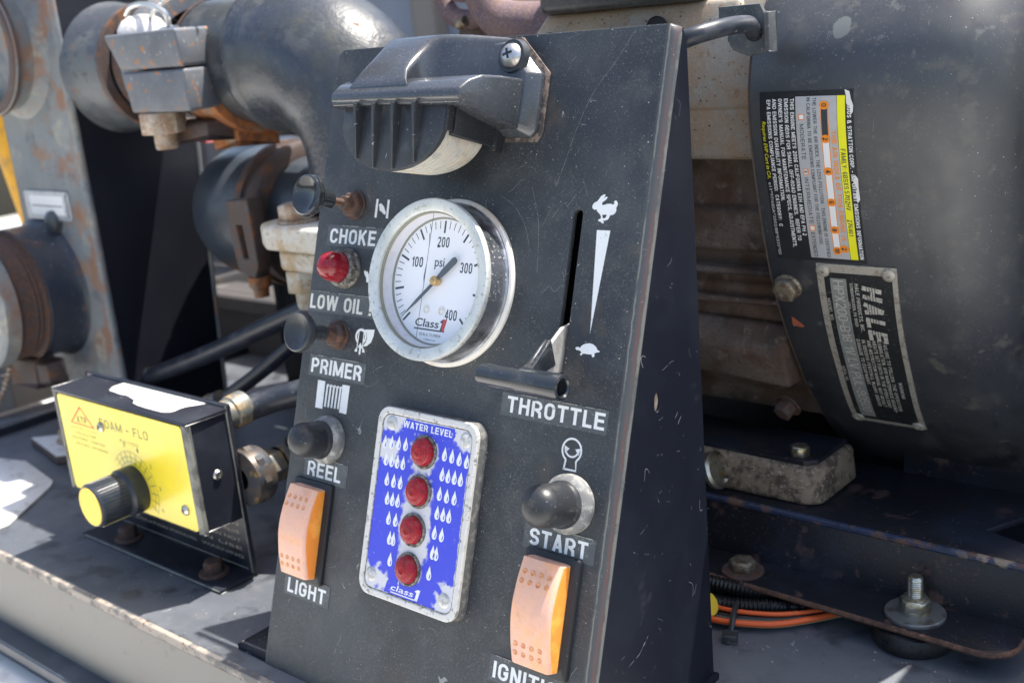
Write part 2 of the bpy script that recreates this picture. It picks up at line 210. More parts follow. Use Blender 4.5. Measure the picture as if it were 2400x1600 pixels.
M['crankcase'] = mat('sooty_shaded_crankcase', (.15, .115, .092), .7, .1, [
    dict(s=55, lo=.45, hi=.6, c_=(.055, .040, .032), rg=.8, off=81), dict(s=30, lo=.42, hi=.62, c_=(.10, .058, .038), rg=.8), dict(s=7, lo=.55, hi=.7, c_=(.21, .165, .135), amt=.8), dict(s=1.5, lo=.55, hi=.66, c_=(.06, .05, .045), amt=.7)], bump=(2.5, .4))  # dark browns hold both soot and painted shade
M['housing'] = mat('satin_black_housing', (.028, .031, .037), .42, 0, [
    dict(s=70, lo=.4, hi=.65, c_=(.042, .045, .047), rg=.48), dict(s=26, lo=.56, hi=.66, c_=(.016, .018, .022), rg=.36, off=91, st=(1, 1, .35), amt=.8), dict(s=12, lo=.58, hi=.7, c_=(.095, .088, .076), rg=.6, amt=.7, off=95), dict(s=1.1, lo=.58, hi=.68, c_=(.13, .13, .125), rg=.7, amt=.5, mask=18, off=99), dict(s=.8, lo=.56, hi=.7, c_=(.075, .078, .078), rg=.6, amt=.45, mask=40), dict(s=24, lo=.56, hi=.75, c_=(.080, .080, .074), rg=.55, amt=.6), dict(s=8, lo=.64, hi=.72, c_=(.12, .12, .115), rg=.6, amt=.6), DUST, DUST2,
    dict(HAIR, s=45, off=55, wd=.0006, lo=.66, hi=.7), dict(k='blob', c=[(126, 4.5), (166, 20), (271, 4.5)], s=4, wob=1.6, c_=(.095, .11, .11), rg=.7, off=9)], bump=(.6, .12), rvar=.3, spec=1.)
M['rail'] = mat('glossy_black_rail', (.015, .016, .020), .30, 0, [
    dict(s=18, lo=.58, hi=.68, c_=(.085, .050, .042), rg=.7), dict(s=4, lo=.62, hi=.72, c_=(.12, .075, .06), rg=.8, amt=.6), dict(s=60, lo=.45, hi=.65, c_=(.022, .026, .040)), dict(s=1.6, lo=.60, hi=.68, c_=(.10, .09, .075), rg=.8, amt=.6, mask=25), DUST], bump=(1.2, .3), spec=.4)
M['rail_edge'] = mat('chipped_rail_edge', (.030, .042, .085), .4, 0, [dict(s=14, lo=.52, hi=.62, c_=(.13, .075, .055), rg=.8), dict(s=5, lo=.56, hi=.68, c_=(.02, .022, .03)), dict(k='axis', a=0, s=12, wob=24, v0=170, v1=186, v2=260, v3=270, c_=(.34, .26, .18), amt=.8, mask=6)], bump=(1, .4))
M['rust_edge'] = mat('rusty_plate_edge', (.13, .068, .045), .85, 0, [dict(s=4, lo=.42, hi=.6, c_=(.07, .04, .03)), dict(s=2, lo=.6, hi=.68, c_=(.25, .13, .08))], bump=(1, .5))
M['mount_block'] = mat('cast_mount_block', (.25, .19, .13), .75, 0, [dict(s=7, lo=.42, hi=.62, c_=(.085, .062, .045)), dict(s=2, lo=.56, hi=.66, c_=(.36, .30, .23))], bump=(1.5, .4))
M['zinc'] = mat('yellow_zinc_bolt', (.52, .50, .42), .28, .9, [dict(s=5, lo=.45, hi=.62, c_=(.42, .36, .20)), dict(s=2, lo=.6, hi=.68, c_=(.24, .2, .15), rg=.6)])
M['washer'] = mat('grey_washer', (.20, .21, .21), .48, .6, [dict(s=6, lo=.5, hi=.65, c_=(.13, .12, .11))], bump=(.8, .2))
M['old_bolt'] = mat('tarnished_hex_bolt', (.26, .22, .16), .5, .6, [dict(s=3, lo=.45, hi=.62, c_=(.14, .10, .07)), dict(s=5, lo=.58, hi=.7, c_=(.36, .34, .32))], bump=(.8, .3))
M['rubber'] = mat('cracked_rubber', (.016, .016, .017), .5, 0, [dict(k='hair', s=7, wd=.02, c_=(.002, .002, .002), ms=9, lo=.45, hi=.5, st=(2.2, 2.2, .6)), DUST], bump=(1.5, .3))
M['loom'] = mat('black_split_loom', (.014, .014, .015), .32, 0, [DUST])
M['orange_wire'] = mat('orange_wire', (.80, .13, .03), .4, 0, [dict(s=8, lo=.6, hi=.7, c_=(.5, .12, .05))])
M['grey_wire'] = mat('grey_green_wire', (.10, .11, .09), .45)
M['tan_wire'] = mat('tan_wire', (.35, .30, .17), .45)
M['black_wire'] = mat('black_wire', (.02, .02, .022), .4)
M['yellow_conn'] = mat('yellow_connector', (.80, .56, .05), .4)
M['tie'] = mat('zip_tie', (.035, .038, .042), .4)
M['label_black'] = mat('label_black', (.016, .018, .020), .38, 0, [dict(s=30, lo=.45, hi=.7, c_=(.026, .028, .030)), DUST2, HAIR])
M['label_silver'] = mat('label_silver', (.50, .51, .52), .42, .25, [dict(s=14, lo=.5, hi=.7, c_=(.44, .44, .43)), DUST2])
M['label_yellow'] = mat('label_yellow', (.83, .78, .015), .45, 0, [dict(s=3, lo=.64, hi=.7, c_=(.5, .48, .2))])
M['label_orange'] = mat('label_orange', (.85, .27, .02), .45)
M['label_white'] = mat('label_white', (.80, .80, .79), .5)
M['torn'] = mat('torn_label_paper', (.72, .70, .66), .8)
M['plate_tan'] = mat('etched_plate_metal', (.42, .39, .33), .5, .35, [dict(s=3, lo=.5, hi=.64, c_=(.30, .25, .19)), dict(s=1, lo=.58, hi=.66, c_=(.52, .49, .44))], bump=(.8, .3))
M['plate_grey'] = mat('etched_plate_field', (.30, .31, .29), .5, .3, [dict(s=3, lo=.5, hi=.64, c_=(.24, .24, .21))])
M['plate_black'] = mat('plate_black_paint', (.016, .018, .019), .42, 0, [dict(s=1.3, lo=.60, hi=.66, c_=(.10, .10, .09)), DUST2])
M['etch'] = mat('etched_text', (.60, .57, .50), .5, .3, [dict(s=.8, lo=.56, hi=.64, c_=(.10, .10, .09))])
M['stamp'] = mat('stamped_text', (.58, .56, .50), .45, .2)
M['orange_dull'] = mat('faded_orange_decal', (.36, .10, .045), .7, 0, [dict(s=1.2, lo=.5, hi=.6, c_=(.24, .07, .04))])
M['blackcover'] = mat('black_valve_cover', (.055, .055, .053), .38, 0, [dict(s=7, lo=.5, hi=.7, c_=(.10, .098, .09), rg=.5), dict(s=1.2, lo=.58, hi=.68, c_=(.18, .17, .16), amt=.6)], bump=(.8, .3))
M['manifold'] = mat('purple_brown_rust', (.135, .090, .098), .8, 0, [dict(s=9, lo=.45, hi=.65, c_=(.17, .105, .088)), dict(s=1.6, lo=.5, hi=.62, c_=(.23, .17, .17), amt=.6), dict(s=30, lo=.6, hi=.7, c_=(.20, .10, .06))], bump=(1.2, .4))
M['grommet'] = mat('grey_bracket_rubber', (.065, .072, .078), .55, 0, [dict(s=10, lo=.45, hi=.65, c_=(.10, .105, .105)), dict(s=1.2, lo=.6, hi=.68, c_=(.17, .17, .16))], bump=(1, .3))
M['bg_panel'] = mat('grey_blue_body_panel', (.22, .245, .29), .45, 0, [dict(s=200, lo=.4, hi=.65, c_=(.17, .185, .21))])
M['locker'] = mat('dim_locker_paint', (.09, .10, .125), .5)
M['bg_brown'] = mat('dull_brown_panel', (.20, .18, .16), .6)
M['bg_red'] = mat('dark_red_box', (.25, .02, .02), .4)
M['bg_dark'] = mat('dark_brown_box', (.062, .056, .052), .6, 0, [dict(s=60, lo=.45, hi=.65, c_=(.045, .045, .048))])
M['pale_strip'] = mat('pale_blue_strip', (.36, .41, .47), .5)
m = bpy.data.materials.new('clear_gauge_glass'); m.use_nodes = True; t = m.node_tree; t.nodes.clear()
out = t.nodes.new('ShaderNodeOutputMaterial'); ms = t.nodes.new('ShaderNodeMixShader'); fr = t.nodes.new('ShaderNodeValue'); fr.outputs[0].default_value = .05
tr = t.nodes.new('ShaderNodeBsdfTransparent'); gl = t.nodes.new('ShaderNodeBsdfGlossy'); gl.inputs['Roughness'].default_value = .12
t.links.new(fr.outputs[0], ms.inputs[0]); t.links.new(tr.outputs[0], ms.inputs[1]); t.links.new(gl.outputs[0], ms.inputs[2]); t.links.new(ms.outputs[0], out.inputs[0]); M['glass'] = m

# ---------------------------------------------------------------- mesh helpers (all lengths in mm)
I4 = Matrix.Identity(4)
def T(x, y, z): return Matrix.Translation((x, y, z))
def RX(a): return Matrix.Rotation(R(a), 4, 'X')
def RY(a): return Matrix.Rotation(R(a), 4, 'Y')
def RZ(a): return Matrix.Rotation(R(a), 4, 'Z')
def _ar(cx, cy, rx, ry, a0, a1, n=7): return [(cx + rx * math.cos(R(a0 + (a1 - a0) * i / n)), cy + ry * math.sin(R(a0 + (a1 - a0) * i / n))) for i in range(n + 1)]
def glyph(c, t):
    """centre lines of a plain grotesque capital or digit, height 1; returns (width, polylines)"""
    w_ = {'I': t, '1': .36, '.': t, ',': t, ':': t, "'": t, '!': t, '-': .34, ' ': .26, 'J': .48, 'L': .47, 'E': .52, 'F': .50, 'T': .56, 'M': .76, 'W': .92, '/': .34, '*': .34, '(': .3, ')': .3, '&': .66}.get(c, .58 if not c.isdigit() else .52)
    l, r_, b_, T_, m_ = t / 2, w_ - t / 2, t / 2, 1 - t / 2, w_ / 2; rx = (r_ - l) / 2; ry = min(.27, rx * 1.15)
    tops = _ar(m_, T_ - ry, rx, ry, 0, 180); bots = _ar(m_, b_ + ry, rx, ry, 180, 360)
    h = .5; S_ = []
    if c in 'O0': S_ = [tops + bots + tops[:2]]
    elif c == 'Q': S_ = [tops + bots + tops[:2], [(m_, .25), (w_, -.02)]]
    elif c == 'C': S_ = [[(r_, .68)] + tops + bots + [(r_, .32)]]
    elif c == 'G': S_ = [[(r_, .68)] + tops + bots + [(r_, .47), (m_ + .02, .47)]]
    elif c == 'U': S_ = [[(l, 1)] + bots + [(r_, 1)]]
    elif c == 'J': S_ = [[(l, .32)] + bots + [(r_, 1)]]
    elif c == 'D': S_ = [[(l, 0), (l, T_)] + _ar(r_ - .26, T_ - .26, .26, .26, 90, 0) + _ar(r_ - .26, b_ + .26, .26, .26, 0, -90) + [(l, b_)]]
    elif c in 'PRB':
        yb = .46; q = (T_ - yb) / 2; S_ = [[(l, 0), (l, T_)] + _ar(r_ - q * .9, T_ - q, q * .9, q, 90, -90, 9) + [(l, yb)]]
        if c == 'R': S_.append([(m_ - .02, yb), (r_ - .04, .30), (r_, .0)])
        if c == 'B': q2 = (yb - b_) / 2; S_.append([(l, yb)] + _ar(r_ - q2 * .8, b_ + q2, q2 * .9, q2, 90, -90, 9) + [(l, b_)])
    elif c == 'S' or c == '8' or c == '3' or c == '5' or c == '6' or c == '9' or c == '2':
        q = (T_ - h) / 2; up = _ar(m_, T_ - q, rx, q, 0, 180, 9); lo = _ar(m_, b_ + q, rx, q, 180, 360, 9)
        if c == 'S': S_ = [[(r_, T_ - q - .03)] + _ar(m_, T_ - q, rx, q, 20, 255, 12) + _ar(m_, b_ + q, rx, q, 75, -160, 12)]
        if c == '8': S_ = [_ar(m_, T_ - q, rx * .92, q, 0, 360, 14), _ar(m_, b_ + q, rx, q, 0, 360, 14)]
        if c == '3': S_ = [_ar(m_, T_ - q, rx, q, 165, -90, 12), _ar(m_, b_ + q, rx, q, 90, -165, 12)]
        if c == '5': S_ = [[(r_, T_), (l + .03, T_), (l, h + .02)] + _ar(m_, b_ + q + .04, rx, q + .04, 120, -160, 12)]
        if c == '6': S_ = [_ar(m_, b_ + q, rx, q, 0, 360, 14), [(r_, .76)] + tops + [(l, .3)]]
        if c == '9': S_ = [_ar(m_, T_ - q, rx, q, 0, 360, 14), [(r_, .7)] + bots[::-1] + [(l, .26)]]
        if c == '2': S_ = [_ar(m_, T_ - q, rx, q, 165, -40, 10) + [(l, b_ + .02), (l, b_), (w_, b_)]]
    elif c == '4': S_ = [[(r_ - .06, 0), (r_ - .06, 1)], [(r_ - .08, T_), (l, .28)], [(l - t / 4, .28), (w_ + .04, .28)]]
    elif c == '7': S_ = [[(0, T_), (r_, T_), (l + .12, 0)]]
    elif c == '1': S_ = [[(r_, 0), (r_, 1)], [(r_, .86), (l, .70)]]
    elif c == 'I': S_ = [[(m_, 0), (m_, 1)]]
    elif c == 'L': S_ = [[(l, 1), (l, 0)], [(l, b_), (w_, b_)]]
    elif c == 'E': S_ = [[(l, 1), (l, 0)], [(l, b_), (w_, b_)], [(l, T_), (w_, T_)], [(l, .52), (w_ - .04, .52)]]
    elif c == 'F': S_ = [[(l, 1), (l, 0)], [(l, T_), (w_, T_)], [(l, .50), (w_ - .06, .50)]]
    elif c == 'T': S_ = [[(m_, 0), (m_, 1)], [(0, T_), (w_, T_)]]
    elif c == 'H': S_ = [[(l, 0), (l, 1)], [(r_, 0), (r_, 1)], [(l, .52), (r_, .52)]]
    elif c == 'A': S_ = [[(l, 0), (m_, 1)], [(r_, 0), (m_, 1)], [(w_ * .24, .27), (w_ * .76, .27)]]
    elif c == 'V': S_ = [[(l, 1), (m_, 0)], [(r_, 1), (m_, 0)]]
    elif c == 'Y': S_ = [[(l, 1), (m_, .44)], [(r_, 1), (m_, .44)], [(m_, .46), (m_, 0)]]
    elif c == 'X': S_ = [[(l, 0), (r_, 1)], [(r_, 0), (l, 1)]]
    elif c == 'K': S_ = [[(l, 0), (l, 1)], [(l, .38), (r_, 1)], [(w_ * .42, .60), (r_, 0)]]
    elif c == 'N': S_ = [[(l, 0), (l, 1)], [(r_, 0), (r_, 1)], [(l, .98), (r_, .02)]]
    elif c == 'M': S_ = [[(l, 0), (l, 1)], [(r_, 0), (r_, 1)], [(l, .97), (m_, .08)], [(r_, .97), (m_, .08)]]
    elif c == 'W': S_ = [[(l, 1), (w_ * .27, 0)], [(w_ * .27, 0), (m_, 1)], [(m_, 1), (w_ * .73, 0)], [(w_ * .73, 0), (r_, 1)]]
    elif c == 'Z': S_ = [[(0, T_), (r_, T_), (l, b_), (w_, b_)]]
    elif c == '-': S_ = [[(0, .42), (w_, .42)]]
    elif c == '/': S_ = [[(l, -.05), (r_, 1.05)]]
    elif c == '*': S_ = [[(0, .8), (w_, .8)], [(m_, .62), (m_, .98)]]
    elif c == '.': S_ = [[(m_, 0), (m_, t)]]
    elif c == ',': S_ = [[(m_, t), (m_ - .03, -.12)]]
    elif c == "'": S_ = [[(m_, .75), (m_, 1)]]
    elif c == ':': S_ = [[(m_, .05), (m_, .05 + t)], [(m_, .55), (m_, .55 + t)]]
    elif c == '!': S_ = [[(m_, 0), (m_, t)], [(m_, .28), (m_, 1)]]
    elif c == '&': S_ = [_ar(m_ - .04, .76, .16, .18, 0, 360, 12), _ar(m_ - .04, .28, .22, .22, 0, 360, 12), [(m_ + .05, .45), (w_, 0)]]
    elif c == '(': S_ = [_ar(w_ + .1, .5, .3, .6, 120, 240)]
    elif c == ')': S_ = [_ar(-.1, .5, .3, .6, 60, -60)]
    return w_, S_
class B:
    def __init__(s): s.bm = bmesh.new(); s.mi = 0
    def join(s, t, Mx=I4, bev=0, seg=2, angle=30):
        bmesh.ops.remove_doubles(t, verts=t.verts, dist=1e-4)
        if bev:
            es = [e for e in t.edges if len(e.link_faces) == 2 and e.calc_face_angle(0) > R(angle)]
            if es: bmesh.ops.bevel(t, geom=es, offset=bev, segments=seg, profile=.5, affect='EDGES', clamp_overlap=True)
        bmesh.ops.recalc_face_normals(t, faces=t.faces)
        for f in t.faces:
            if s.mi: f.material_index = s.mi
        t.transform(Mx); me = bpy.data.meshes.new('t'); t.to_mesh(me); t.free(); s.bm.from_mesh(me); bpy.data.meshes.remove(me); return s
    def box(s, x0, x1, y0, y1, z0, z1, bev=0, seg=2, Mx=I4):
        t = bmesh.new(); v = [t.verts.new((x, y, z)) for z in (z0, z1) for y in (y0, y1) for x in (x0, x1)]
        for f in ((0, 1, 3, 2), (4, 5, 7, 6), (0, 1, 5, 4), (2, 3, 7, 6), (0, 2, 6, 4), (1, 3, 7, 5)): t.faces.new([v[i] for i in f])
        return s.join(t, Mx, bev, seg)
    def lathe(s, prof, n=48, Mx=I4, a0=0, a1=360):
        t = bmesh.new(); full = abs(a1 - a0) >= 360; cnt = n if full else n + 1; rings = []
        for r, z in prof:
            if r <= 1e-6: rings.append([t.verts.new((0, 0, z))] * cnt)
            else: rings.append([t.verts.new((r * math.cos(R(a0 + (a1 - a0) * i / n)), r * math.sin(R(a0 + (a1 - a0) * i / n)), z)) for i in range(cnt)])
        for a, b in zip(rings, rings[1:]):
            for i in range(n):
                j = (i + 1) % cnt; vs = []
                for v in (a[i], a[j], b[j], b[i]):
                    if v not in vs: vs.append(v)
                if len(vs) > 2:
                    try: t.faces.new(vs)
                    except ValueError: pass
        return s.join(t, Mx)
    def loft(s, secs, Mx=I4, bev=0, seg=2, cap=True, angle=30, closed=True):
        t = bmesh.new(); rr = [[t.verts.new(p) for p in sec] for sec in secs]; n = len(secs[0])
        for a, b in zip(rr, rr[1:]):
            for i in range(n if closed else n - 1): t.faces.new((a[i], a[(i + 1) % n], b[(i + 1) % n], b[i]))
        if cap: t.faces.new(rr[0][::-1]); t.faces.new(rr[-1])
        return s.join(t, Mx, bev, seg, angle)
    def prism(s, poly, z0, z1, bev=0, seg=2, Mx=I4): return s.loft([[(x, y, z0) for x, y in poly], [(x, y, z1) for x, y in poly]], Mx, bev, seg)
    def tube(s, pts, r, n=14, Mx=I4, sm=6, cap=True):
        P = [Vector(p) for p in pts]; Q = []
        if len(P) > 2 and sm > 1:
            for i in range(len(P) - 1):
                p0, p1, p2, p3 = P[max(i - 1, 0)], P[i], P[i + 1], P[min(i + 2, len(P) - 1)]
                for k in range(sm):
                    u = k / sm; Q.append(.5 * ((2 * p1) + (p2 - p0) * u + (2 * p0 - 5 * p1 + 4 * p2 - p3) * u * u + (3 * p1 - p0 - 3 * p2 + p3) * u ** 3))
            Q.append(P[-1])
        else: Q = P
        t = bmesh.new(); rings = []; up = None
        for i, q in enumerate(Q):
            d = (Q[min(i + 1, len(Q) - 1)] - Q[max(i - 1, 0)]).normalized()
            if up is None: up = d.orthogonal().normalized()
            up = (up - d * up.dot(d)).normalized(); sd_ = d.cross(up); rr = r(i / (len(Q) - 1)) if callable(r) else r
            rings.append([t.verts.new(q + (up * math.cos(2 * math.pi * k / n) + sd_ * math.sin(2 * math.pi * k / n)) * rr) for k in range(n)])
        for a, b in zip(rings, rings[1:]):
            for k in range(n): t.faces.new((a[k], a[(k + 1) % n], b[(k + 1) % n], b[k]))
        if cap: t.faces.new(rings[0][::-1]); t.faces.new(rings[-1])
        return s.join(t, Mx)
    def flat(s, outlines, th=0., bev=0., Mx=I4, z=0.):
        """filled 2D outlines (holes allowed) from z to z+th"""
        cu = bpy.data.curves.new('c', 'CURVE'); cu.dimensions = '2D'; cu.fill_mode = 'BOTH'; cu.extrude = max(th / 2 - bev, 0); cu.bevel_depth = bev; cu.bevel_resolution = 1; cu.offset = -bev
        for pl in outlines:
            sp = cu.splines.new('POLY'); sp.points.add(len(pl) - 1); sp.use_cyclic_u = True
            for p, q in zip(sp.points, pl): p.co = (q[0], q[1], 0, 1)
        o = bpy.data.objects.new('c', cu); me = bpy.data.meshes.new_from_object(o); t = bmesh.new(); t.from_mesh(me)
        bpy.data.objects.remove(o); bpy.data.curves.remove(cu); bpy.data.meshes.remove(me)
        bmesh.ops.translate(t, verts=t.verts, vec=(0, 0, z + th / 2)); 
        for f in t.faces:
            if s.mi: f.material_index = s.mi
        t.transform(Mx); me = bpy.data.meshes.new('t'); t.to_mesh(me); t.free(); s.bm.from_mesh(me); bpy.data.meshes.remove(me); return s
    def text(s, txt, x, y, w_, h, Mx=I4, bold=.02, shear=0., fn=None, z=0., th=0., spacing=1.0):
        """lettering fitted to a box: left x, baseline y, width w_, height h"""
        cu = bpy.data.curves.new('c', 'FONT'); cu.body = txt; cu.size = 1; cu.offset = 0; cu.shear = shear; cu.resolution_u = 3; cu.space_character = spacing; cu.extrude = 0
        o = bpy.data.objects.new('c', cu); me = bpy.data.meshes.new_from_object(o); t = bmesh.new(); t.from_mesh(me)
        bpy.data.objects.remove(o); bpy.data.curves.remove(cu); bpy.data.meshes.remove(me)
        xs = [v.co.x for v in t.verts]; ys = [v.co.y for v in t.verts]
        if not xs: t.free(); return s
        x0, x1 = min(xs), max(xs); caps = .73
        for v in t.verts:
            v.co = Vector((x + (v.co.x - x0) / (x1 - x0) * w_, y + v.co.y / caps * h, z))
        if bold > .006:
            base_ = [f for f in t.faces]; cp_ = []
            d_ = min(bold, .03) * h * 1.1
            for k_, (dx_, dy_) in enumerate(((d_, 0), (-d_, 0), (0, d_ * .6), (0, -d_ * .6))):
                g_ = bmesh.ops.duplicate(t, geom=base_)['geom']; bmesh.ops.translate(t, verts=[q for q in g_ if isinstance(q, bmesh.types.BMVert)], vec=(dx_, dy_, .0006 * (k_ + 1) if not fn else 0))
        if th:
            ret = bmesh.ops.extrude_face_region(t, geom=list(t.faces)); bmesh.ops.translate(t, verts=[g for g in ret['geom'] if isinstance(g, bmesh.types.BMVert)], vec=(0, 0, th))
        if fn:
            for v in t.verts: v.co = fn(v.co)
        for f in t.faces:
            if s.mi: f.material_index = s.mi
        t.transform(Mx); me = bpy.data.meshes.new('t'); t.to_mesh(me); t.free(); s.bm.from_mesh(me); bpy.data.meshes.remove(me); return s
    def caps(s, txt, x, y, w_, h, t=.17, fn=None, z=0., shear=0., Mx=I4, gap=.10):
        tt = bmesh.new(); adv = 0; P_ = []
        for c in txt.upper():
            gw, S_ = glyph(c, t)
            for pl in S_: P_.append([(px + adv, py) for px, py in pl])
            adv += gw + gap
        k = w_ / (adv - gap); n_ = 0
        for pl in P_:
            pts = [Vector(((px + shear * py) * k, py * h)) for px, py in pl]; q = []; hx = t / 2 * min(k * 1.08, h * 1.25); hy = t / 2 * h; L = []; Rr = []
            for i, p in enumerate(pts):
                a = pts[max(i - 1, 0)]; b_ = pts[min(i + 1, len(pts) - 1)]; d = (b_ - a)
                if d.length < 1e-9: continue
                d.normalize(); nn = Vector((-d.y, d.x))
                if 0 < i < len(pts) - 1:
                    d1 = (pts[i] - pts[i - 1]).normalized(); cs = max(.5, abs(d1.dot(d)))
                else: cs = 1
                L.append((p.x + nn.x * hx / cs, p.y + nn.y * hy / cs)); Rr.append((p.x - nn.x * hx / cs, p.y - nn.y * hy / cs))
            zz = z + .0009 * (n_ % 5); n_ += 1
            va = [tt.verts.new((x + a, y + b_, zz)) for a, b_ in L]; vb = [tt.verts.new((x + a, y + b_, zz)) for a, b_ in Rr]
            for i in range(len(va) - 1):
                try: tt.faces.new((va[i], vb[i], vb[i + 1], va[i + 1]))
                except ValueError: pass
        if fn:
            for v in tt.verts: v.co = fn(v.co)
        for f in tt.faces:
            if s.mi: f.material_index = s.mi
        tt.transform(Mx); me = bpy.data.meshes.new('t'); tt.to_mesh(me); tt.free(); s.bm.from_mesh(me); bpy.data.meshes.remove(me); return s
    def hexa(s, af, z0, z1, Mx=I4, dome=.8):
        r = af / math.sqrt(3); pts = [(r * math.cos(R(60 * i)), r * math.sin(R(60 * i))) for i in range(6)]
        return s.loft([[(x, y, z0) for x, y in pts], [(x, y, z1 - dome) for x, y in pts], [(x * .88, y * .88, z1) for x, y in pts]], Mx, .25, 1)
    def ball(s, r, Mx=I4, n=24, a0=-90, a1=90, sz=1.): return s.lathe([(r * math.cos(R(a0 + (a1 - a0) * i / 10)) if abs(abs(a0 + (a1 - a0) * i / 10) - 90) > .1 else 0, r * sz * math.sin(R(a0 + (a1 - a0) * i / 10))) for i in range(11)], n, Mx)
    def add(s, name, mats, parent=None, Mx=None, sharp=35, **props):
        me = bpy.data.meshes.new(name); s.bm.transform(Matrix.Scale(S, 4)); s.bm.to_mesh(me); s.bm.free()
        for m_ in (mats if isinstance(mats, (list, tuple)) else [mats]): me.materials.append(M[m_])
        if sharp:
            for p in me.polygons: p.use_smooth = True
            me.set_sharp_from_angle(angle=R(sharp))
        o = bpy.data.objects.new(name, me); COL.objects.link(o)
        if parent: o.parent = parent
        if Mx is not None:
            Mx = Mx.copy(); Mx.translation *= S; o.matrix_local = Mx
        for k, v in props.items(): o[k] = v
        return o
def thing(name, label, cat, Mx=I4, group=None):
    o = bpy.data.objects.new(name, None); COL.objects.link(o); Mx = Mx.copy(); Mx.translation *= S; o.matrix_world = Mx; o.empty_display_size = .02
    o['label'] = label; o['category'] = cat
    if group: o['group'] = group
    return o
def tag(o, label, cat, group=None):
    o['label'] = label; o['category'] = cat
    if group: o['group'] = group
    return o
def copy_tree(o, parent=None, Mx=None):
    c = o.copy(); COL.objects.link(c); c.parent = parent if parent else o.parent
    if Mx is not None:
        Mx = Mx.copy(); Mx.translation *= S; c.matrix_local = Mx
    for ch in list(o.children): copy_tree(ch, c)
    return c
def rrect(x0, x1, y0, y1, r, n=6):
    out = []
    for cx, cy, a in ((x1 - r, y1 - r, 0), (x0 + r, y1 - r, 90), (x0 + r, y0 + r, 180), (x1 - r, y0 + r, 270)):
        out += [(cx + r * math.cos(R(a + 90 * i / n)), cy + r * math.sin(R(a + 90 * i / n))) for i in range(n + 1)]
    return out
def arc(cx, cy, r, a0, a1, n=16): return [(cx + r * math.cos(R(a0 + (a1 - a0) * i / n)), cy + r * math.sin(R(a0 + (a1 - a0) * i / n))) for i in range(n + 1)]
def stroke(pts, wd):
    L_, R_ = [], []
    for i, p in enumerate(pts):
        a = pts[max(i - 1, 0)]; b = pts[min(i + 1, len(pts) - 1)]; d = Vector((b[0] - a[0], b[1] - a[1])).normalized(); n = Vector((-d.y, d.x)) * wd / 2
        L_.append((p[0] + n.x, p[1] + n.y)); R_.append((p[0] - n.x, p[1] - n.y))
    return L_ + R_[::-1]
def catmull(P, sm=6):
    P = [Vector(p) for p in P]; Q = []
    for i in range(len(P) - 1):
        p0, p1, p2, p3 = P[max(i - 1, 0)], P[i], P[i + 1], P[min(i + 2, len(P) - 1)]
        for k in range(sm):
            u = k / sm; Q.append(.5 * ((2 * p1) + (p2 - p0) * u + (2 * p0 - 5 * p1 + 4 * p2 - p3) * u * u + (3 * p1 - p0 - 3 * p2 + p3) * u ** 3))
    return Q + [P[-1]]
def frame(o, zdir, xdir=(1, 0, 0)):
    z = Vector(zdir).normalized(); x = Vector(xdir); x = (x - z * x.dot(z)).normalized(); y = z.cross(x)
    return Matrix(((x.x, y.x, z.x, o[0]), (x.y, y.y, z.y, o[1]), (x.z, y.z, z.z, o[2]), (0, 0, 0, 1)))
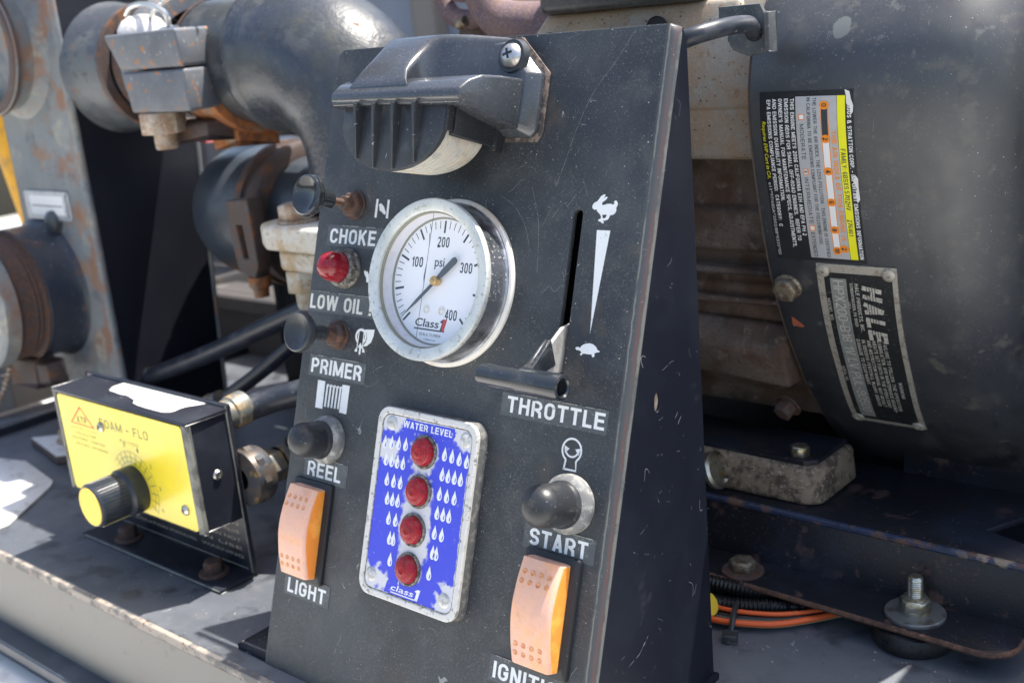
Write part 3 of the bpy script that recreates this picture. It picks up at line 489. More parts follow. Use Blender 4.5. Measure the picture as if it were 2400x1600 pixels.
ICON={
 'RABBIT':[(68.98, 35.15), (69.27, 36.03), (70.0, 36.8), (71.0, 37.18), (71.77, 38.13), (72.45, 39.19), (73.41, 39.79), (74.28, 40.05), (74.48, 39.65), (74.11, 38.89), (73.7, 38.36), (74.72, 39.03), (75.39, 39.16), (75.6, 38.71), (74.9, 37.82), (73.82, 37.16), (73.35, 36.57), (73.68, 35.77), (74.69, 36.03), (76.03, 36.42), (77.41, 36.47), (78.63, 36.17), (79.13, 36.53), (78.87, 37.32), (79.28, 37.79), (80.13, 37.64), (80.67, 36.8), (80.61, 35.83), (80.2, 34.96), (80.47, 34.12), (80.03, 32.96), (79.09, 32.35), (77.75, 32.01), (77.54, 31.14), (76.97, 30.38), (75.84, 29.98), (74.8, 29.94), (75.39, 29.33), (75.24, 28.92), (74.54, 28.89), (73.98, 29.38), (72.88, 29.63), (72.48, 29.96), (72.98, 30.38), (73.75, 30.82), (73.64, 31.56), (72.94, 32.4), (71.59, 33.39), (71.12, 34.18), (70.1, 33.91), (69.3, 34.46)],
 'RABBIT_HOLE':[(74.12, 32.1), (75.77, 32.28), (76.36, 32.07), (75.7, 30.9), (74.59, 30.85)],
 'TURTLE':[(69.52, -19.78), (69.94, -19.26), (70.93, -19.15), (71.7, -19.47), (72.15, -18.72), (73.24, -17.9), (74.58, -17.4), (76.18, -17.16), (77.77, -17.44), (79.16, -18.26), (79.96, -19.32), (81.07, -19.7), (80.84, -20.07), (79.76, -20.26), (78.66, -20.85), (79.0, -21.73), (78.39, -22.32), (77.81, -22.16), (77.54, -21.33), (75.92, -21.41), (74.14, -21.39), (73.3, -21.49), (72.97, -22.11), (72.12, -22.15), (72.07, -21.81), (72.69, -21.21), (72.01, -20.54), (70.98, -20.37), (70.04, -20.36)],
 'WEDGE':[(72.57, 26.21), (78.85, 26.28), (75.55, -13.19)],
 'CH1':[(-51.74, 34.4), (-50.33, 34.44), (-50.24, 25.98), (-51.66, 25.92)],
 'CH2':[(-44.37, 34.35), (-43.04, 34.28), (-42.79, 25.85), (-44.21, 25.95)],
 'CH3':[(-49.74, 32.0), (-48.43, 32.59), (-47.56, 32.07), (-46.2, 31.03), (-45.42, 29.7), (-44.58, 28.49), (-44.87, 27.5), (-46.26, 27.88), (-46.93, 28.56), (-48.79, 29.31), (-49.19, 30.66)],
 'RE1':[(-76.25, -51.66), (-71.16, -51.65), (-70.94, -64.62), (-76.05, -64.62)],
 'RE2':[(-59.04, -51.63), (-54.18, -51.53), (-54.3, -64.66), (-59.22, -64.56)],
 'RC0':[(-69.82, -53.4), (-68.7, -53.24), (-68.84, -63.44), (-70.02, -63.33)],
 'RC1':[(-67.52, -53.39), (-66.41, -53.23), (-66.55, -63.38), (-67.72, -63.27)],
 'RC2':[(-65.24, -53.38), (-64.13, -53.22), (-64.27, -63.33), (-65.43, -63.22)],
 'RC3':[(-62.96, -53.37), (-61.86, -53.22), (-62.0, -63.27), (-63.16, -63.16)],
 'RC4':[(-60.7, -53.36), (-59.6, -53.21), (-59.75, -63.22), (-60.9, -63.11)],
 'WRENCH':[(-54.2, 1.18), (-53.3, 1.75), (-52.83, 1.15), (-51.98, 1.46), (-50.84, 0.18), (-50.18, -3.51), (-51.68, -3.75), (-52.12, -1.79), (-53.73, 0.09)],
 'HORN':[(-49.21, -25.08), (-42.5, -24.38), (-42.7, -27.3), (-43.76, -30.33), (-46.54, -32.38), (-48.76, -32.63), (-47.29, -30.72), (-46.76, -28.68), (-47.32, -26.56)],
}
DROPS=[(-21.47, -71.61), (-17.34, -71.18), (-13.12, -70.81), (-8.91, -70.63), (-19.45, -78.7), (-16.0, -78.79), (-12.6, -78.8), (-9.1, -78.79), (-17.44, -87.19), (-13.36, -87.3), (-9.24, -87.21), (-15.89, -95.19), (-12.73, -95.18), (-9.47, -95.14), (-13.55, -103.45), (-9.39, -103.44), (-11.57, -111.74), (-9.3, -111.76), (-9.73, -120.73), (14.09, -70.88), (18.28, -70.99), (22.46, -71.35), (26.6, -71.7), (14.12, -79.27), (17.51, -79.4), (21.07, -79.32), (24.51, -79.42), (14.0, -87.44), (18.11, -87.64), (22.36, -87.63), (13.96, -95.42), (17.35, -95.47), (20.71, -95.44), (13.86, -103.77), (17.98, -103.88), (14.23, -112.11), (16.24, -112.15), (13.64, -121.02)]
# ---------------------------------------------------------------- setting
AL = R(19)
MP = Matrix(((1, 0, 0, 0), (0, math.sin(AL), -math.cos(AL), 62.105), (0, math.cos(AL), math.sin(AL), 180.366), (0, 0, 0, 1)))   # panel frame: u right, v up, w out
def PL(u, v, w_=0): return MP @ T(u, v, w_)
b = B(); b.box(-9000, 9000, -9000, 12000, -905, -900); b.add('ground', 'concrete', kind='structure')
b = B(); b.box(-560, 900, -8, 420, -2.5, 0, .6); deck = b.add('deck', 'deck', kind='structure')
b = B(); b.box(-560, 900, -10.6, -8, -4.6, -.3, .5); b.add('deck_edge', 'deck_edge', kind='structure')
b = B(); b.box(-560, 900, -8.2, 0, -56, -2.6, .4); b.box(-556, 900, 0, 410, -56, -50); b.add('deck_wall', 'deck_wall', kind='structure')
b = B(); b.box(-900, 900, -22, 300, -62, -56, 1.2); b.box(-900, 900, -16, 0, -74, -62, .5); b.add('body_ledge', 'body_dark', kind='structure')
b = B(); b.box(-1400, 900, -420, 500, -84, -74, 3); b.box(-1400, 900, -420, -412, -900, -84); b.add('truck_bed', 'body_white', kind='structure')
b = B(); b.box(-596, -566, 40, 640, -40, 4, 3); b.box(-560.5, -556, 0, 420, -50, 7, 1); tag(b.add('side_rail', 'box_black'), 'dark steel rail running along the left end of the deck', 'rail')
b = B(); b.box(-1150, -640, 150, 700, -74, 62, 5); b.box(-1155, -640, 145, 150, 20, 26, 1); tag(b.add('storage_box', 'bg_dark'), 'dull dark brown storage box out of focus behind the deck end at far left', 'box')
b = B(); b.tube([(-735, 142, 8), (-733, 142, -8), (-729, 142, -30)], 5.5, 12); tag(b.add('pale_tag', 'pale_strip'), 'small pale blue tag hanging below the lower pipe outlet', 'tag')
b = B(); b.prism([(-476, 78), (-540, 60), (-540, -7), (-371, -7), (-371, 12), (-409, 62), (-417, 68)], .2, 1.6, .4); tp_ = b.add('bright_deck_sheet', 'bright_sheet', kind='structure')  # flat bright sheet cut to the outline of a pale deck patch
# far body panels with seams
t = thing('body_panel', 'blurred grey blue body panels of the truck behind the pipes', 'body panel', T(-600, 950, 0))
b = B()
for x0, x1 in ((-900, -262), (-258, 330), (334, 1100)): b.box(x0, x1, 0, 14, -150, 640, 2)
b.add('panel', 'bg_panel', t)
b = B(); b.box(-255, -215, -26, 0, -150, 640, 3); b.box(-262, -258, 4, 12, -150, 640); b.add('seam_post', 'bg_brown', t)
b = B(); b.box(-900, 1100, -40, 0, 128, 150, 3); b.add('trim_rail', 'bg_panel', t)
b = B(); b.box(-700, -618, 380, 470, 199, 214, 3); b.box(-702, -616, 378, 380, 203, 207); tag(b.add('red_box', 'bg_red'), 'dark red box glimpsed under the upper pipe coupling', 'box')
b = B(); b.box(-760, -300, 470, 520, 40, 198, 6); tag(b.add('grey_locker', 'locker'), 'blurred grey locker wall between the pillar and the lower pipe', 'locker')
b = B(); b.box(-600, 200, 345, 375, .2, 60, 4); b.box(-600, 200, 335, 345, 48, 60, 2); tag(b.add('cross_channel', 'bg_dark'), 'dark steel channel crossing the deck behind the hoses', 'channel')
# ---------------------------------------------------------------- control console
con = thing('control_console', 'black sloped steel control console with gauge, knobs, switches and a throttle slot', 'control console')
slot = rrect(60.6, 64.9, -33.5, 33.8, 2.1)
outer = [(-90, -190.5), (93, -190.5), (93, 104.3), (-86, 104.3)] + [(-90 + 5 - 5 * math.sin(R(a)), 104.3 - 5 + 5 * math.cos(R(a))) for a in (10, 30, 50, 70, 90)]
outer[3] = (-85, 104.3)
b = B(); b.flat([outer, slot], 2.6, .45, z=-2.6); b.add('front_panel', 'panel', con, MP)
b = B(); b.lathe([(4, -190.5), (4, 100.6)], 10, T(93, 0, -4) @ RX(-90) @ RZ(-90) , 90, 180) if False else None
prof = [(93 + 4 * math.sin(R(a)), -4 + 4 * math.cos(R(a))) for a in range(0, 91, 9)]
secs = []
for vv, sh in ((-190.5, 0), (98.5, 0), (101.5, .5), (103.3, 1.4), (104.2, 3.0)):
    secs.append([(93 + (u - 93) * (1 - sh * .12), vv, w_ - sh * .5 * ((u - 93) / 4)) for u, w_ in prof] + [(93, vv, -2.6), (92.9, vv, -.02)])
b.loft(secs); b.add('corner_fold', 'fold', con, MP, sharp=60)
def pw(v_, w_): return (62.105 + v_ * math.sin(AL) - w_ * math.cos(AL), 180.366 + v_ * math.cos(AL) + w_ * math.sin(AL))
ft, fb = pw(103.3, -4.2), pw(-190.5, -4.2)
hole = [(69 + 2.0 * math.cos(R(a)) + 0.3 * math.sin(R(a)), 139.4 + 4.0 * math.sin(R(a))) for a in range(0, 360, 20)]
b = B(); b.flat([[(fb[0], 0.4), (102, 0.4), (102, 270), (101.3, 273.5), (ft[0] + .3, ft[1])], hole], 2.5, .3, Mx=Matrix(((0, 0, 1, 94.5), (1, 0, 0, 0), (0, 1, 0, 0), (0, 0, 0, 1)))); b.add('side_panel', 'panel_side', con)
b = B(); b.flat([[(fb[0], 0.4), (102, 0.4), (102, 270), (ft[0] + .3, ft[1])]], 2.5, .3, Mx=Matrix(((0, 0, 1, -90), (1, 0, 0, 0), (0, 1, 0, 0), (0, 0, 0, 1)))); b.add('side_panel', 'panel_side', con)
b = B(); b.lathe([(0, 0), (4.4, 0), (4.6, 2), (4.0, 4.6), (0, 4.8)], 24, T(91.2, 70.6, 139.4) @ RY(90)); b.add('hole_light_disc', 'beige_bolt', con, label='tan disc added as the lit inside of the slotted hole in the side')  # bright disc set in for the lit inside of the hole
b = B(); b.box(-111, -90.2, 1, 102, .1, 3.1, .5); b.add('base_flange', 'panel_side', con)
b = B(); b.box(97.2, 99, 10, 102, .1, 3.1, .5); b.add('base_flange', 'panel_side', con)
b = B(); b.box(-86, 88, 104, 105, 5, 262); b.box(-86, 92, -0, 104, .1, 1.5, 0, Mx=T(0, 3, 0)); b.add('back_plate', 'slot_dark', con)

def label(txt, box, t0, h, word_dx=None, cut=None, edge=None):
    """a strip of tape (box u0,u1,v0,v1 on the panel) carrying a word at t0=(u,v,width)"""
    u0, u1, v0, v1 = box; mx = PL(u0, v0, .02)
    bb = B(); bb.flat([rrect(0, u1 - u0, 0, v1 - v0, .3, 2)], .14); tp = bb.add('label_tape', 'tape', con, mx)
    bb = B(); bb.caps(txt, t0[0] - u0, t0[1] - v0, t0[2], h, .178, z=.16); bb.add('lettering', 'print_aged' if txt in ('LOW OIL !',) else 'print_white', tp)
    if edge:
        bb = B()
        for a0, a1, hh in edge: bb.box(a0 - u0, a1 - u0, v1 - v0 - .12, v1 - v0 + hh, .1, .32)
        bb.add('lifting_edge', 'tape_edge', tp)
label('THROTTLE', (36.4, 89, -50.7, -41.4), (39.4, -49.1, 48.2), 6.55, edge=[(46, 54, .05), (62, 74, .1), (78, 87, .05)])
label('START', (56.2, 90.6, -100, -90.3), (59, -98.5, 28.3), 6.6, edge=[(78, 89, .08)])
label('IGNITION', (47.2, 90.5, -156.2, -145.8), (49.3, -154.7, 38.6), 6.7, edge=[(50, 70, .06)])
label('CHOKE', (-82, -44.5, 11.6, 21.3), (-80.1, 12.9, 31.2), 6.9, edge=[(-72, -60, .08), (-56, -50, .05)])
label('LOW OIL !', (-89.3, -44, -19.9, -10.2), (-88.5, -18.6, 42.5), 6.8, edge=[(-86, -76, .08), (-69, -58, .12), (-56, -49, .08)])
label('PRIMER', (-83.6, -44.8, -50, -40.2), (-82.1, -48.5, 34.8), 7.0, edge=[(-78, -72, .1), (-69, -50, .1)])
label('REEL', (-78.4, -48.5, -98, -87.5), (-76, -96.4, 23.3), 6.9, edge=[(-60, -52, .06)])
label('LIGHT', (-82.2, -50.5, -154, -143.9), (-80, -152.9, 27.0), 6.7, edge=[(-70, -66, .12), (-64, -60, .12), (-57, -53, .08)])
def decal(name, outs, mx=None, mtl='print_white', z=.03):
    bb = B()
    for o_ in outs: bb.flat(o_, .03, z=z)
    return bb.add(name, mtl, con, mx or MP)
decal('hare_symbol', [[ICON['RABBIT'], ICON['RABBIT_HOLE']]]); decal('tortoise_symbol', [[ICON['TURTLE']]]); decal('throttle_wedge', [[ICON['WEDGE']]])
decal('choke_symbol', [[ICON['CH1']], [ICON['CH2']], [ICON['CH3']]])
decal('hose_reel_symbol', [[ICON['RE1']], [ICON['RE2']]] + [[ICON['RC%d' % k]] for k in range(5)] + [[arc(ICON['RC%d' % k][0][0] + .95, ICON['RC%d' % k][0][1] - .3, 1.1, 0, 180, 8) + arc(ICON['RC%d' % k][0][0] + .95, ICON['RC%d' % k][0][1] - .3, .55, 180, 0, 8)] for k in range(5)])
decal('oil_symbol', [[ICON['WRENCH']]])
decal('primer_symbol', [[ICON['HORN']], [arc(-50.9, -28.4, 3.7, -50, 235, 20) + arc(-50.9, -28.4, 2.5, 235, -50, 20)], [stroke([(-52.4, -26.6), (-52.6, -34.2)], .55)], [stroke([(-49.2, -26.8), (-48.9, -34.2)], .55)],
    [[(-50.6, -31.2), (-52.2, -33.6), (-51.1, -33.5), (-51.0, -36.6), (-49.9, -36.6), (-49.9, -33.5), (-48.8, -33.6)]], [[(-53.4, -34.0), (-52.4, -33.4), (-52.2, -35.6), (-54.0, -35.6)]], [[(-47.8, -34.0), (-48.8, -33.4), (-49.0, -35.4), (-47.0, -35.4)]]])
decal('starter_symbol', [[stroke([(71.2, -66.6), (71.7, -63.0)] + [(74.0 + 4.5 * math.cos(R(a)), -58.9 + 4.5 * math.sin(R(a))) for a in range(238, -59, -11)] + [(76.6, -63.0), (77.0, -66.4), (71.0, -66.5)], .8)],
    [stroke([(74.1 + 3.0 * math.cos(R(a)), -58.7 + 2.7 * math.sin(R(a))) for a in range(190, 352, 10)], .75)], [[(70.3, -57.4), (72.9, -58.4), (70.9, -60.4)]], [[(78.1, -57.6), (75.6, -58.2), (77.4, -60.4)]]])
bb = B(); rg_ = random.Random(5)
for i in range(70):
    k_ = i % 5
    if k_ == 0: cx_, cy_ = rg_.uniform(-88, 90), 103.6 - abs(rg_.gauss(0, .5))
    elif k_ == 1: cx_, cy_ = -89.3 + abs(rg_.gauss(0, .3)), rg_.uniform(-188, 98)
    elif k_ == 2: cx_, cy_ = 62.75 + rg_.choice((-1, 1)) * (2.7 + abs(rg_.gauss(0, .5))), rg_.uniform(-34, 33)
    elif k_ == 3: cx_, cy_ = 36.8 * math.cos(i) + rg_.gauss(0, .6), 36.8 * math.sin(i) + rg_.gauss(0, .6)
    else: cx_, cy_ = rg_.uniform(88, 92.5), rg_.uniform(-150, 90)
    q_ = rg_.uniform(.12, .42); bb.flat([[(cx_ + q_ * rg_.uniform(.5, 1.2) * math.cos(a), cy_ + q_ * rg_.uniform(.5, 1.2) * math.sin(a)) for a in (0, 1, 2, 3, 4, 5)]], .01, z=.006)
bb.add('paint_chips', 'tape_edge', con, MP, kind='stuff')
bb = B(); rg_ = random.Random(11)
for i in range(520):
    k_ = i % 4
    if k_ == 0: a_ = rg_.uniform(0, 6.28); d_ = 36.5 + abs(rg_.gauss(0, 2.6)); cx_, cy_ = d_ * math.cos(a_), d_ * math.sin(a_)
    elif k_ == 1: cx_, cy_ = rg_.uniform(-50, 60), 58 - abs(rg_.gauss(0, 5))
    elif k_ == 2: cx_, cy_ = rg_.choice((-27.8, 32.6)) + rg_.gauss(0, 1.6), rg_.uniform(-138, -56)
    else: cx_, cy_ = rg_.gauss(20, 26), rg_.gauss(-10, 60)
    if abs(cx_) > 88 or cy_ < -185 or cy_ > 100: continue
    q_ = abs(rg_.gauss(0, .11)) + .06; bb.flat([[(cx_ + q_ * math.cos(a), cy_ + q_ * math.sin(a)) for a in (0, 1.3, 2.6, 3.9, 5.2)]], .01, z=.004)
bb.add('dust_grains', 'tape_edge', con, MP, kind='stuff')
# long hairline scratches in the paint
bb = B()
for pts in ([(78, 102), (72, 92), (63, 80), (57, 66), (53, 52), (50, 42)], [(38, 42), (43, 30), (45, 18), (46, 8)], [(22, 38), (30, 34), (37, 26), (41, 16)], [(50, 30), (55, 36), (57, 35), (60, 39)], [(50, 0), (53, 3), (56, 1), (59, 4), (60, 3)]):
    q = [(p.x, p.y) for p in catmull([(x, y, 0) for x, y in pts], 6)]; bb.flat([stroke(q, .06)], .01, z=.012)
bb.add('scratch', 'tape_edge', con, MP)
# ------------------------------------------------ licence-plate style work light
b = B(); pl = [(-58, 60), (38, 60), (40.5, 63), (40.5, 88), (24.5, 103), (-43, 103), (-58, 88)]
b.prism(pl, .05, 1.2, .3); gk = b.add('lamp_gasket', 'gasket', con, MP)
b = B(); pl2 = [(-56, 61.5), (36.5, 61.5), (38.8, 64), (38.8, 87), (23.5, 101.6), (-41, 101.6), (-56, 87)]
b.loft([[(x, y, 1.2) for x, y in pl2], [(x, y, 3.4) for x, y in pl2], [(-9 + (x + 9) * .90, 82 + (y - 82) * .86, 8.2) for x, y in pl2]], bev=.7, seg=2)
# lower block (the visor) tapering outwards, slightly drooping
def vis(w_, ul, ur, v0, v1): return [(ul, v0, w_), (ur, v0, w_), (ur, v1, w_), (ul, v1, w_)]
b.loft([vis(4, -51, 33.5, 63.5, 84.6), vis(20, -48.5, 32.2, 65.3, 82.4), vis(30, -46.5, 31.2, 67, 80.4), vis(36, -45, 30.2, 68.2, 77.2), vis(40.4, -43.8, 29.4, 69.2, 72.8)], bev=1.2, seg=3, angle=12)
def ub(w_, ul, ur, v0, v1, r1): return [(ul, v0, w_)] + [(ul + r1 - r1 * math.cos(R(t_)), v1 - r1 + r1 * math.sin(R(t_)), w_) for t_ in (0, 30, 60, 90)] + [(ur - r1 + r1 * math.sin(R(t_)), v1 - r1 + r1 * math.cos(R(t_)), w_) for t_ in (0, 30, 60, 90)] + [(ur, v0, w_)]
b.loft([ub(4, -38, 22, 74, 102.4, 3), ub(12, -37.4, 9, 74, 102.2, 3.4), ub(16, -37, 1, 74, 101.8, 3.6), ub(18.4, -36.7, -4, 74, 101.2, 3.8), ub(20.4, -36.4, -7, 74, 99.6, 4), ub(25, -35.8, -8, 74, 94.4, 4.2), ub(30, -35.2, -7.5, 73.6, 88.6, 4), ub(34, -34.8, -6, 73, 83.6, 3), ub(37, -34.8, -3, 72.6, 79.0, 2), ub(38.4, -35, -1, 72, 76, 1)])
b.loft([[(-47, 76, 12), (-36, 76, 12), (-36, 94, 12), (-38.6, 87, 12), (-43, 83.4, 12)], [(-46, 74, 33), (-34, 74, 33), (-34, 83.6, 33), (-37, 81.4, 33), (-41, 79.4, 33)]])
b.box(-43.5, 29, 67.6, 69.4, 30, 39.6, .4)
wl = b.add('work_light', 'bleached', con, MP, sharp=50)
# ribbed front cap: half disc
cu_, r_ = -9.4, 29.3
cap = [(cu_ - r_, 68)] + [(cu_ - r_, 58)] + [(cu_ + r_ * math.cos(R(a)), 61 + 19.6 * math.sin(R(a))) for a in range(190, 351, 8)] + [(cu_ + r_, 58), (cu_ + r_, 68)]
b = B(); b.prism(cap, 33.4, 36.4, .5); cp = b.add('ribbed_cap', 'abs_black', wl)
for k, u in enumerate((-27.5, -16.6, -5.4, 6.4)):
    bt = 61 - 19.6 * math.sqrt(max(0, 1 - ((u - cu_) / r_) ** 2)) + .4
    bb = B(); bb.loft([[(u - 1.1, 68, 36), (u + 1.1, 68, 36), (u + .8, 68, 41.6), (u - .8, 68, 41.6)], [(u - .9, bt, 36), (u + .9, bt, 36), (u + .5, bt, 37.4), (u - .5, bt, 37.4)]], bev=.2, seg=1); bb.add('rib', 'abs_black', wl)
b = B(); b.loft([[(u, v_, 10) for u, v_ in [(cu_ - 27.5, 66), (cu_ - 27.5, 60)] + [(cu_ + 27.5 * math.cos(R(a)), 61 + 16.6 * math.sin(R(a))) for a in range(190, 351, 8)] + [(cu_ + 27.5, 60), (cu_ + 27.5, 66)]],
    [(u, v_, 33.3) for u, v_ in [(cu_ - 28.6, 66), (cu_ - 28.6, 60)] + [(cu_ + 28.6 * math.cos(R(a)), 61 + 19.2 * math.sin(R(a))) for a in range(190, 351, 8)] + [(cu_ + 28.6, 60), (cu_ + 28.6, 66)]]]); 
for k in range(9):
    r0 = 16.8 + k * .28; w0_ = 11.5 + k * 2.5
    b.tube([(cu_ + (27.7 + k * .12) * math.cos(R(a)), 61 + r0 * math.sin(R(a)), w0_) for a in range(200, 345, 8)], .28, 5, sm=1)
b.add('lens', 'lens', wl, sharp=50)
b = B(); b.box(cu_ + 28.8, cu_ + 31.2, 56.8, 68, 8, 32, .4); b.box(cu_ + 30, cu_ + 32.2, 55, 67, 3, 8, .4); b.add('lens_clip', 'switch_black', wl)
b = B(); b.box(cu_ - 31, cu_ - 28.8, 56.8, 68, 8, 32, .4); b.box(cu_ + 29, cu_ + 30.6, 58, 68, 33, 36, .3); b.add('lens_clip', 'switch_black', wl)
b = B(); b.lathe([(0, 3.4), (1.6, 3.3), (3.6, 2.6), (5.0, 1.2), (5.4, 0), (5.4, -1)], 32); b.mi = 1; b.box(-2.1, 2.1, -.42, .42, 2.6, 3.52, .1, Mx=RZ(20)); b.box(-.42, .42, -2.1, 2.1, 2.6, 3.50, .1, Mx=RZ(20))
sc = b.add('screw', ('steel', 'slot_dark'), wl, T(26.2, 93.2, 9.0) @ RX(-4) @ RY(6))
b = B(); b.lathe([(0, 0), (7.4, 0), (6.6, 3), (0, 3)], 32, T(26.2, 93.2, 6.4)); b.add('screw_boss', 'abs_black', wl)
copy_tree(sc, wl, T(-46, 93.2, 7.4))
# ------------------------------------------------ pressure gauge
g = B(); g.lathe([(35.6, .1), (35.7, 1.6), (34.8, 2.2), (33.9, 2.4), (33.4, 3.0), (33.2, 4), (33.2, 13.0)], 96); g = g.add('pressure_gauge', 'case', con, PL(0, 0), sharp=30)
b = B(); b.lathe([(35.8, .05), (35.9, 1.3), (35.4, 2.1), (34.6, 2.3), (33.9, 2.35)], 96); b.add('mounting_flange', 'flange', g)
b = B(); b.lathe([(33.1, 12.8), (33.7, 12.9), (34.0, 13.6), (34.0, 15.3), (33.6, 15.9), (32.8, 16.0), (29.2, 15.6), (28.7, 15.2), (28.6, 13.4)], 96); b.add('bezel', 'bezel', g, sharp=40)
b = B(); b.lathe([(28.8, 13.6), (28.6, 13.3), (27.6, 9.0), (26.8, 7.3), (26.6, 7.2)], 96); b.add('inner_ring', 'inner_wall', g, sharp=40)
b = B(); b.lathe([(28.75, 13.9), (28.3, 14.0), (27.9, 13.4), (28.0, 12.7)], 96); b.add('glass_seal', 'seal', g)
b = B(); b.lathe([(27.2, 8.0), (26.4, 7.6), (26.3, 7.35)], 96); b.add('dial_rim', 'seal', g)
b = B(); b.lathe([(0, 7.3), (27.2, 7.3), (27.2, 7.0), (0, 7.0)], 64); dl = b.add('dial', 'dial', g)
b = B()
for i in range(41):
    a = R(225 - 270 * i / 40); major = i % 5 == 0
    if 31 < i < 40 and not major and i not in (33, 38): pass
    r1, r0 = 25.6, (20.4 if major else 22.3); wd = .95 if major else .34
    c_, s_ = math.cos(a), math.sin(a); n_ = Vector((-s_, c_)) * wd / 2
    b.flat([[(r0 * c_ + n_.x, r0 * s_ + n_.y), (r1 * c_ + n_.x, r1 * s_ + n_.y), (r1 * c_ - n_.x, r1 * s_ - n_.y), (r0 * c_ - n_.x, r0 * s_ - n_.y)]], .02, z=7.33)
b.add('scale_mark', 'print_black', g, kind='stuff')
b = B(); nk = dict(bold=.012, z=7.34)
[b.caps(a_, x_, y_, 6.7, 4.4, .15, z=7.34, gap=.16) for a_, x_, y_ in (('100', -17.2, 5.2), ('200', -3.3, 14.4), ('300', 11.2, 4.4), ('400', 5.9, -15.6))]; b.text('psi', -3.4, 6.2, 5.4, 4.2, **nk)
b.caps('OCALA, FLORIDA', -7.5, -23.4, 12.5, 1.15, .12, z=7.34); b.text('P-0000316-B', -4.4, -25.3, 6.5, .7, bold=0, z=7.34)
b.add('numerals', 'print_black', g)
b = B(); b.text('Class', -10.6, -19.6, 13.6, 3.5, bold=.06, shear=.1, z=7.34); b.flat([[(-11, -21.0), (6.6, -21.0), (6.8, -20.4), (-11, -20.4)]], .02, z=7.34); b.flat([[(3.6, -16.9), (5.2, -15.6), (6.9, -15.6), (5.6, -20.9), (3.9, -20.9), (4.9, -17.4)]], .02, z=7.34); b.add('emblem', 'print_black', g)
b = B(); b.flat([[(5.4, -15.6), (7.6, -15.6), (6.3, -20.9), (4.9, -20.9)]], .02, z=7.37); b.add('emblem_one', 'print_red', g)
b = B()
for x in (-4.9, 3.8): b.lathe([(0, 7.7), (.9, 7.6), (1.2, 7.3)], 20, T(x, -12.2, 0)); b.lathe([(1.5, 7.55), (1.9, 7.55), (1.9, 7.3)], 20, T(x, -12.2, 0))
b.add('dial_screw', 'flange', g)
na = R(225 - 270 * .004)
nd = B(); nd.flat([[(-.55, -2), (-.75, 3), (-.7, 13), (0, 24.4), (.7, 13), (.75, 3), (.55, -2)]], .3, z=0); nd.flat([[(-.5, 0), (.5, 0), (1.35, -6), (1.5, -13.2), (.9, -14.4), (-.9, -14.4), (-1.5, -13.2), (-1.35, -6)]], .5, z=0)
nd = nd.add('needle', 'print_grey', g, T(0, 0, 9.2) @ Matrix.Rotation(na - math.pi / 2, 4, 'Z'))
b = B(); b.lathe([(0, 2.1), (.4, 2.1), (.5, 1.8), (1.5, 1.7), (2.0, 1.1), (2.1, 0), (2.1, -1.5), (1.2, -1.9)], 28, T(0, 0, 9.6)); b.add('hub', 'brass', g)
b = B(); b.box(-.14, .14, -25, 28.2, 12.32, 12.36, 0, Mx=T(-3.5, 0, 0) @ RZ(-1.5)); b.flat([[(-4.2, 1), (-3.6, 6.5), (-3.4, 1), (-3.5, -3)]], .02, z=12.34); b.flat([[(-3.9, 19), (-3.3, 14.5), (-3.5, 20)]], .02, z=12.34); b.add('crack', 'print_grey', g)
b = B(); b.lathe([(0, 12.5), (28.7, 12.5)], 64); b.add('glass_cover', 'glass', g)
# ------------------------------------------------ pull knobs
def knob(name, u, v_, wtip, gloss, lab):
    k = B(); k.lathe([(0, wtip - 2.6), (3, wtip - 2.4), (6, wtip - 1.4), (7.6, wtip - .3), (8.4, wtip), (9.1, wtip - .4), (9.4, wtip - 1.3), (9.2, wtip - 2.4), (9.35, wtip - 2.8), (9.0, wtip - 3.9), (7.4, wtip - 5.2), (5.0, wtip - 6.4), (4.3, wtip - 8), (4.2, wtip - 14.5), (3.8, wtip - 15), (0, wtip - 15)], 56)
    k = k.add(name, 'knob_gloss' if gloss else 'knob', con, PL(u, v_), label=lab)
    s_ = B(); s_.lathe([(1.7, wtip - 15), (1.7, 3)], 16); s_.add('stem', 'rust', k)
    s_ = B(); s_.lathe([(0, 8.5), (2.4, 8.5), (3.4, 8.1), (3.5, 4)], 18); s_.hexa(10.6, .2, 4.4); s_.lathe([(6.8, .1), (6.8, .8), (5, 1)], 24); s_.add('nut', 'rust', k)
    return k
knob('choke_knob', -65, 31, 30.5, True, 'glossy black pull knob above the word CHOKE')
knob('primer_knob', -65.6, -29.4, 25.5, False, 'dull dusty black pull knob above the word PRIMER')
# indicator lamp
k = B(); k.lathe([(9.2, .1), (9.3, 1), (8.6, 2), (8.2, 2.2), (8.2, 3.4), (8.9, 3.8), (8.6, 5.0), (7.6, 5.6), (7.2, 5.6)], 48); k = k.add('warning_lamp', 'dirty_chrome', con, PL(-65.5, 1.6))
b = B(); b.lathe([(0, 16.8), (1.5, 16.7), (3.4, 15.9), (5.2, 14.2), (6.4, 11.8), (7.0, 9), (7.1, 5)], 40); b.add('red_dome', 'red_lens', k)
def boot(name, u, v_, rb, rr, tip, lab):
    k = B(); k.lathe([(rr, .1), (rr, 2.6), (rr - .5, 3.6), (rr - 1.6, 4.6), (rb + .7, 5.2), (rb + .4, 4)], 56); k = k.add(name, 'zinc_ring', con, PL(u, v_), label=lab)
    b_ = B(); b_.lathe([(rb + .6, 4), (rb + .7, 6.2), (rb + .1, 6.9), (rb, 8), (rb - .3, tip - rb * .85), (rb * .94, tip - rb * .6), (rb * .8, tip - rb * .32), (rb * .55, tip - rb * .1), (rb * .25, tip - .1), (0, tip)], 48); b_.add('rubber_boot', 'boot', k, sharp=60)
boot('reel_button', -64.0, -78.0, 8.2, 11.2, 21.5, 'dark rubber push button under the hose reel symbol')
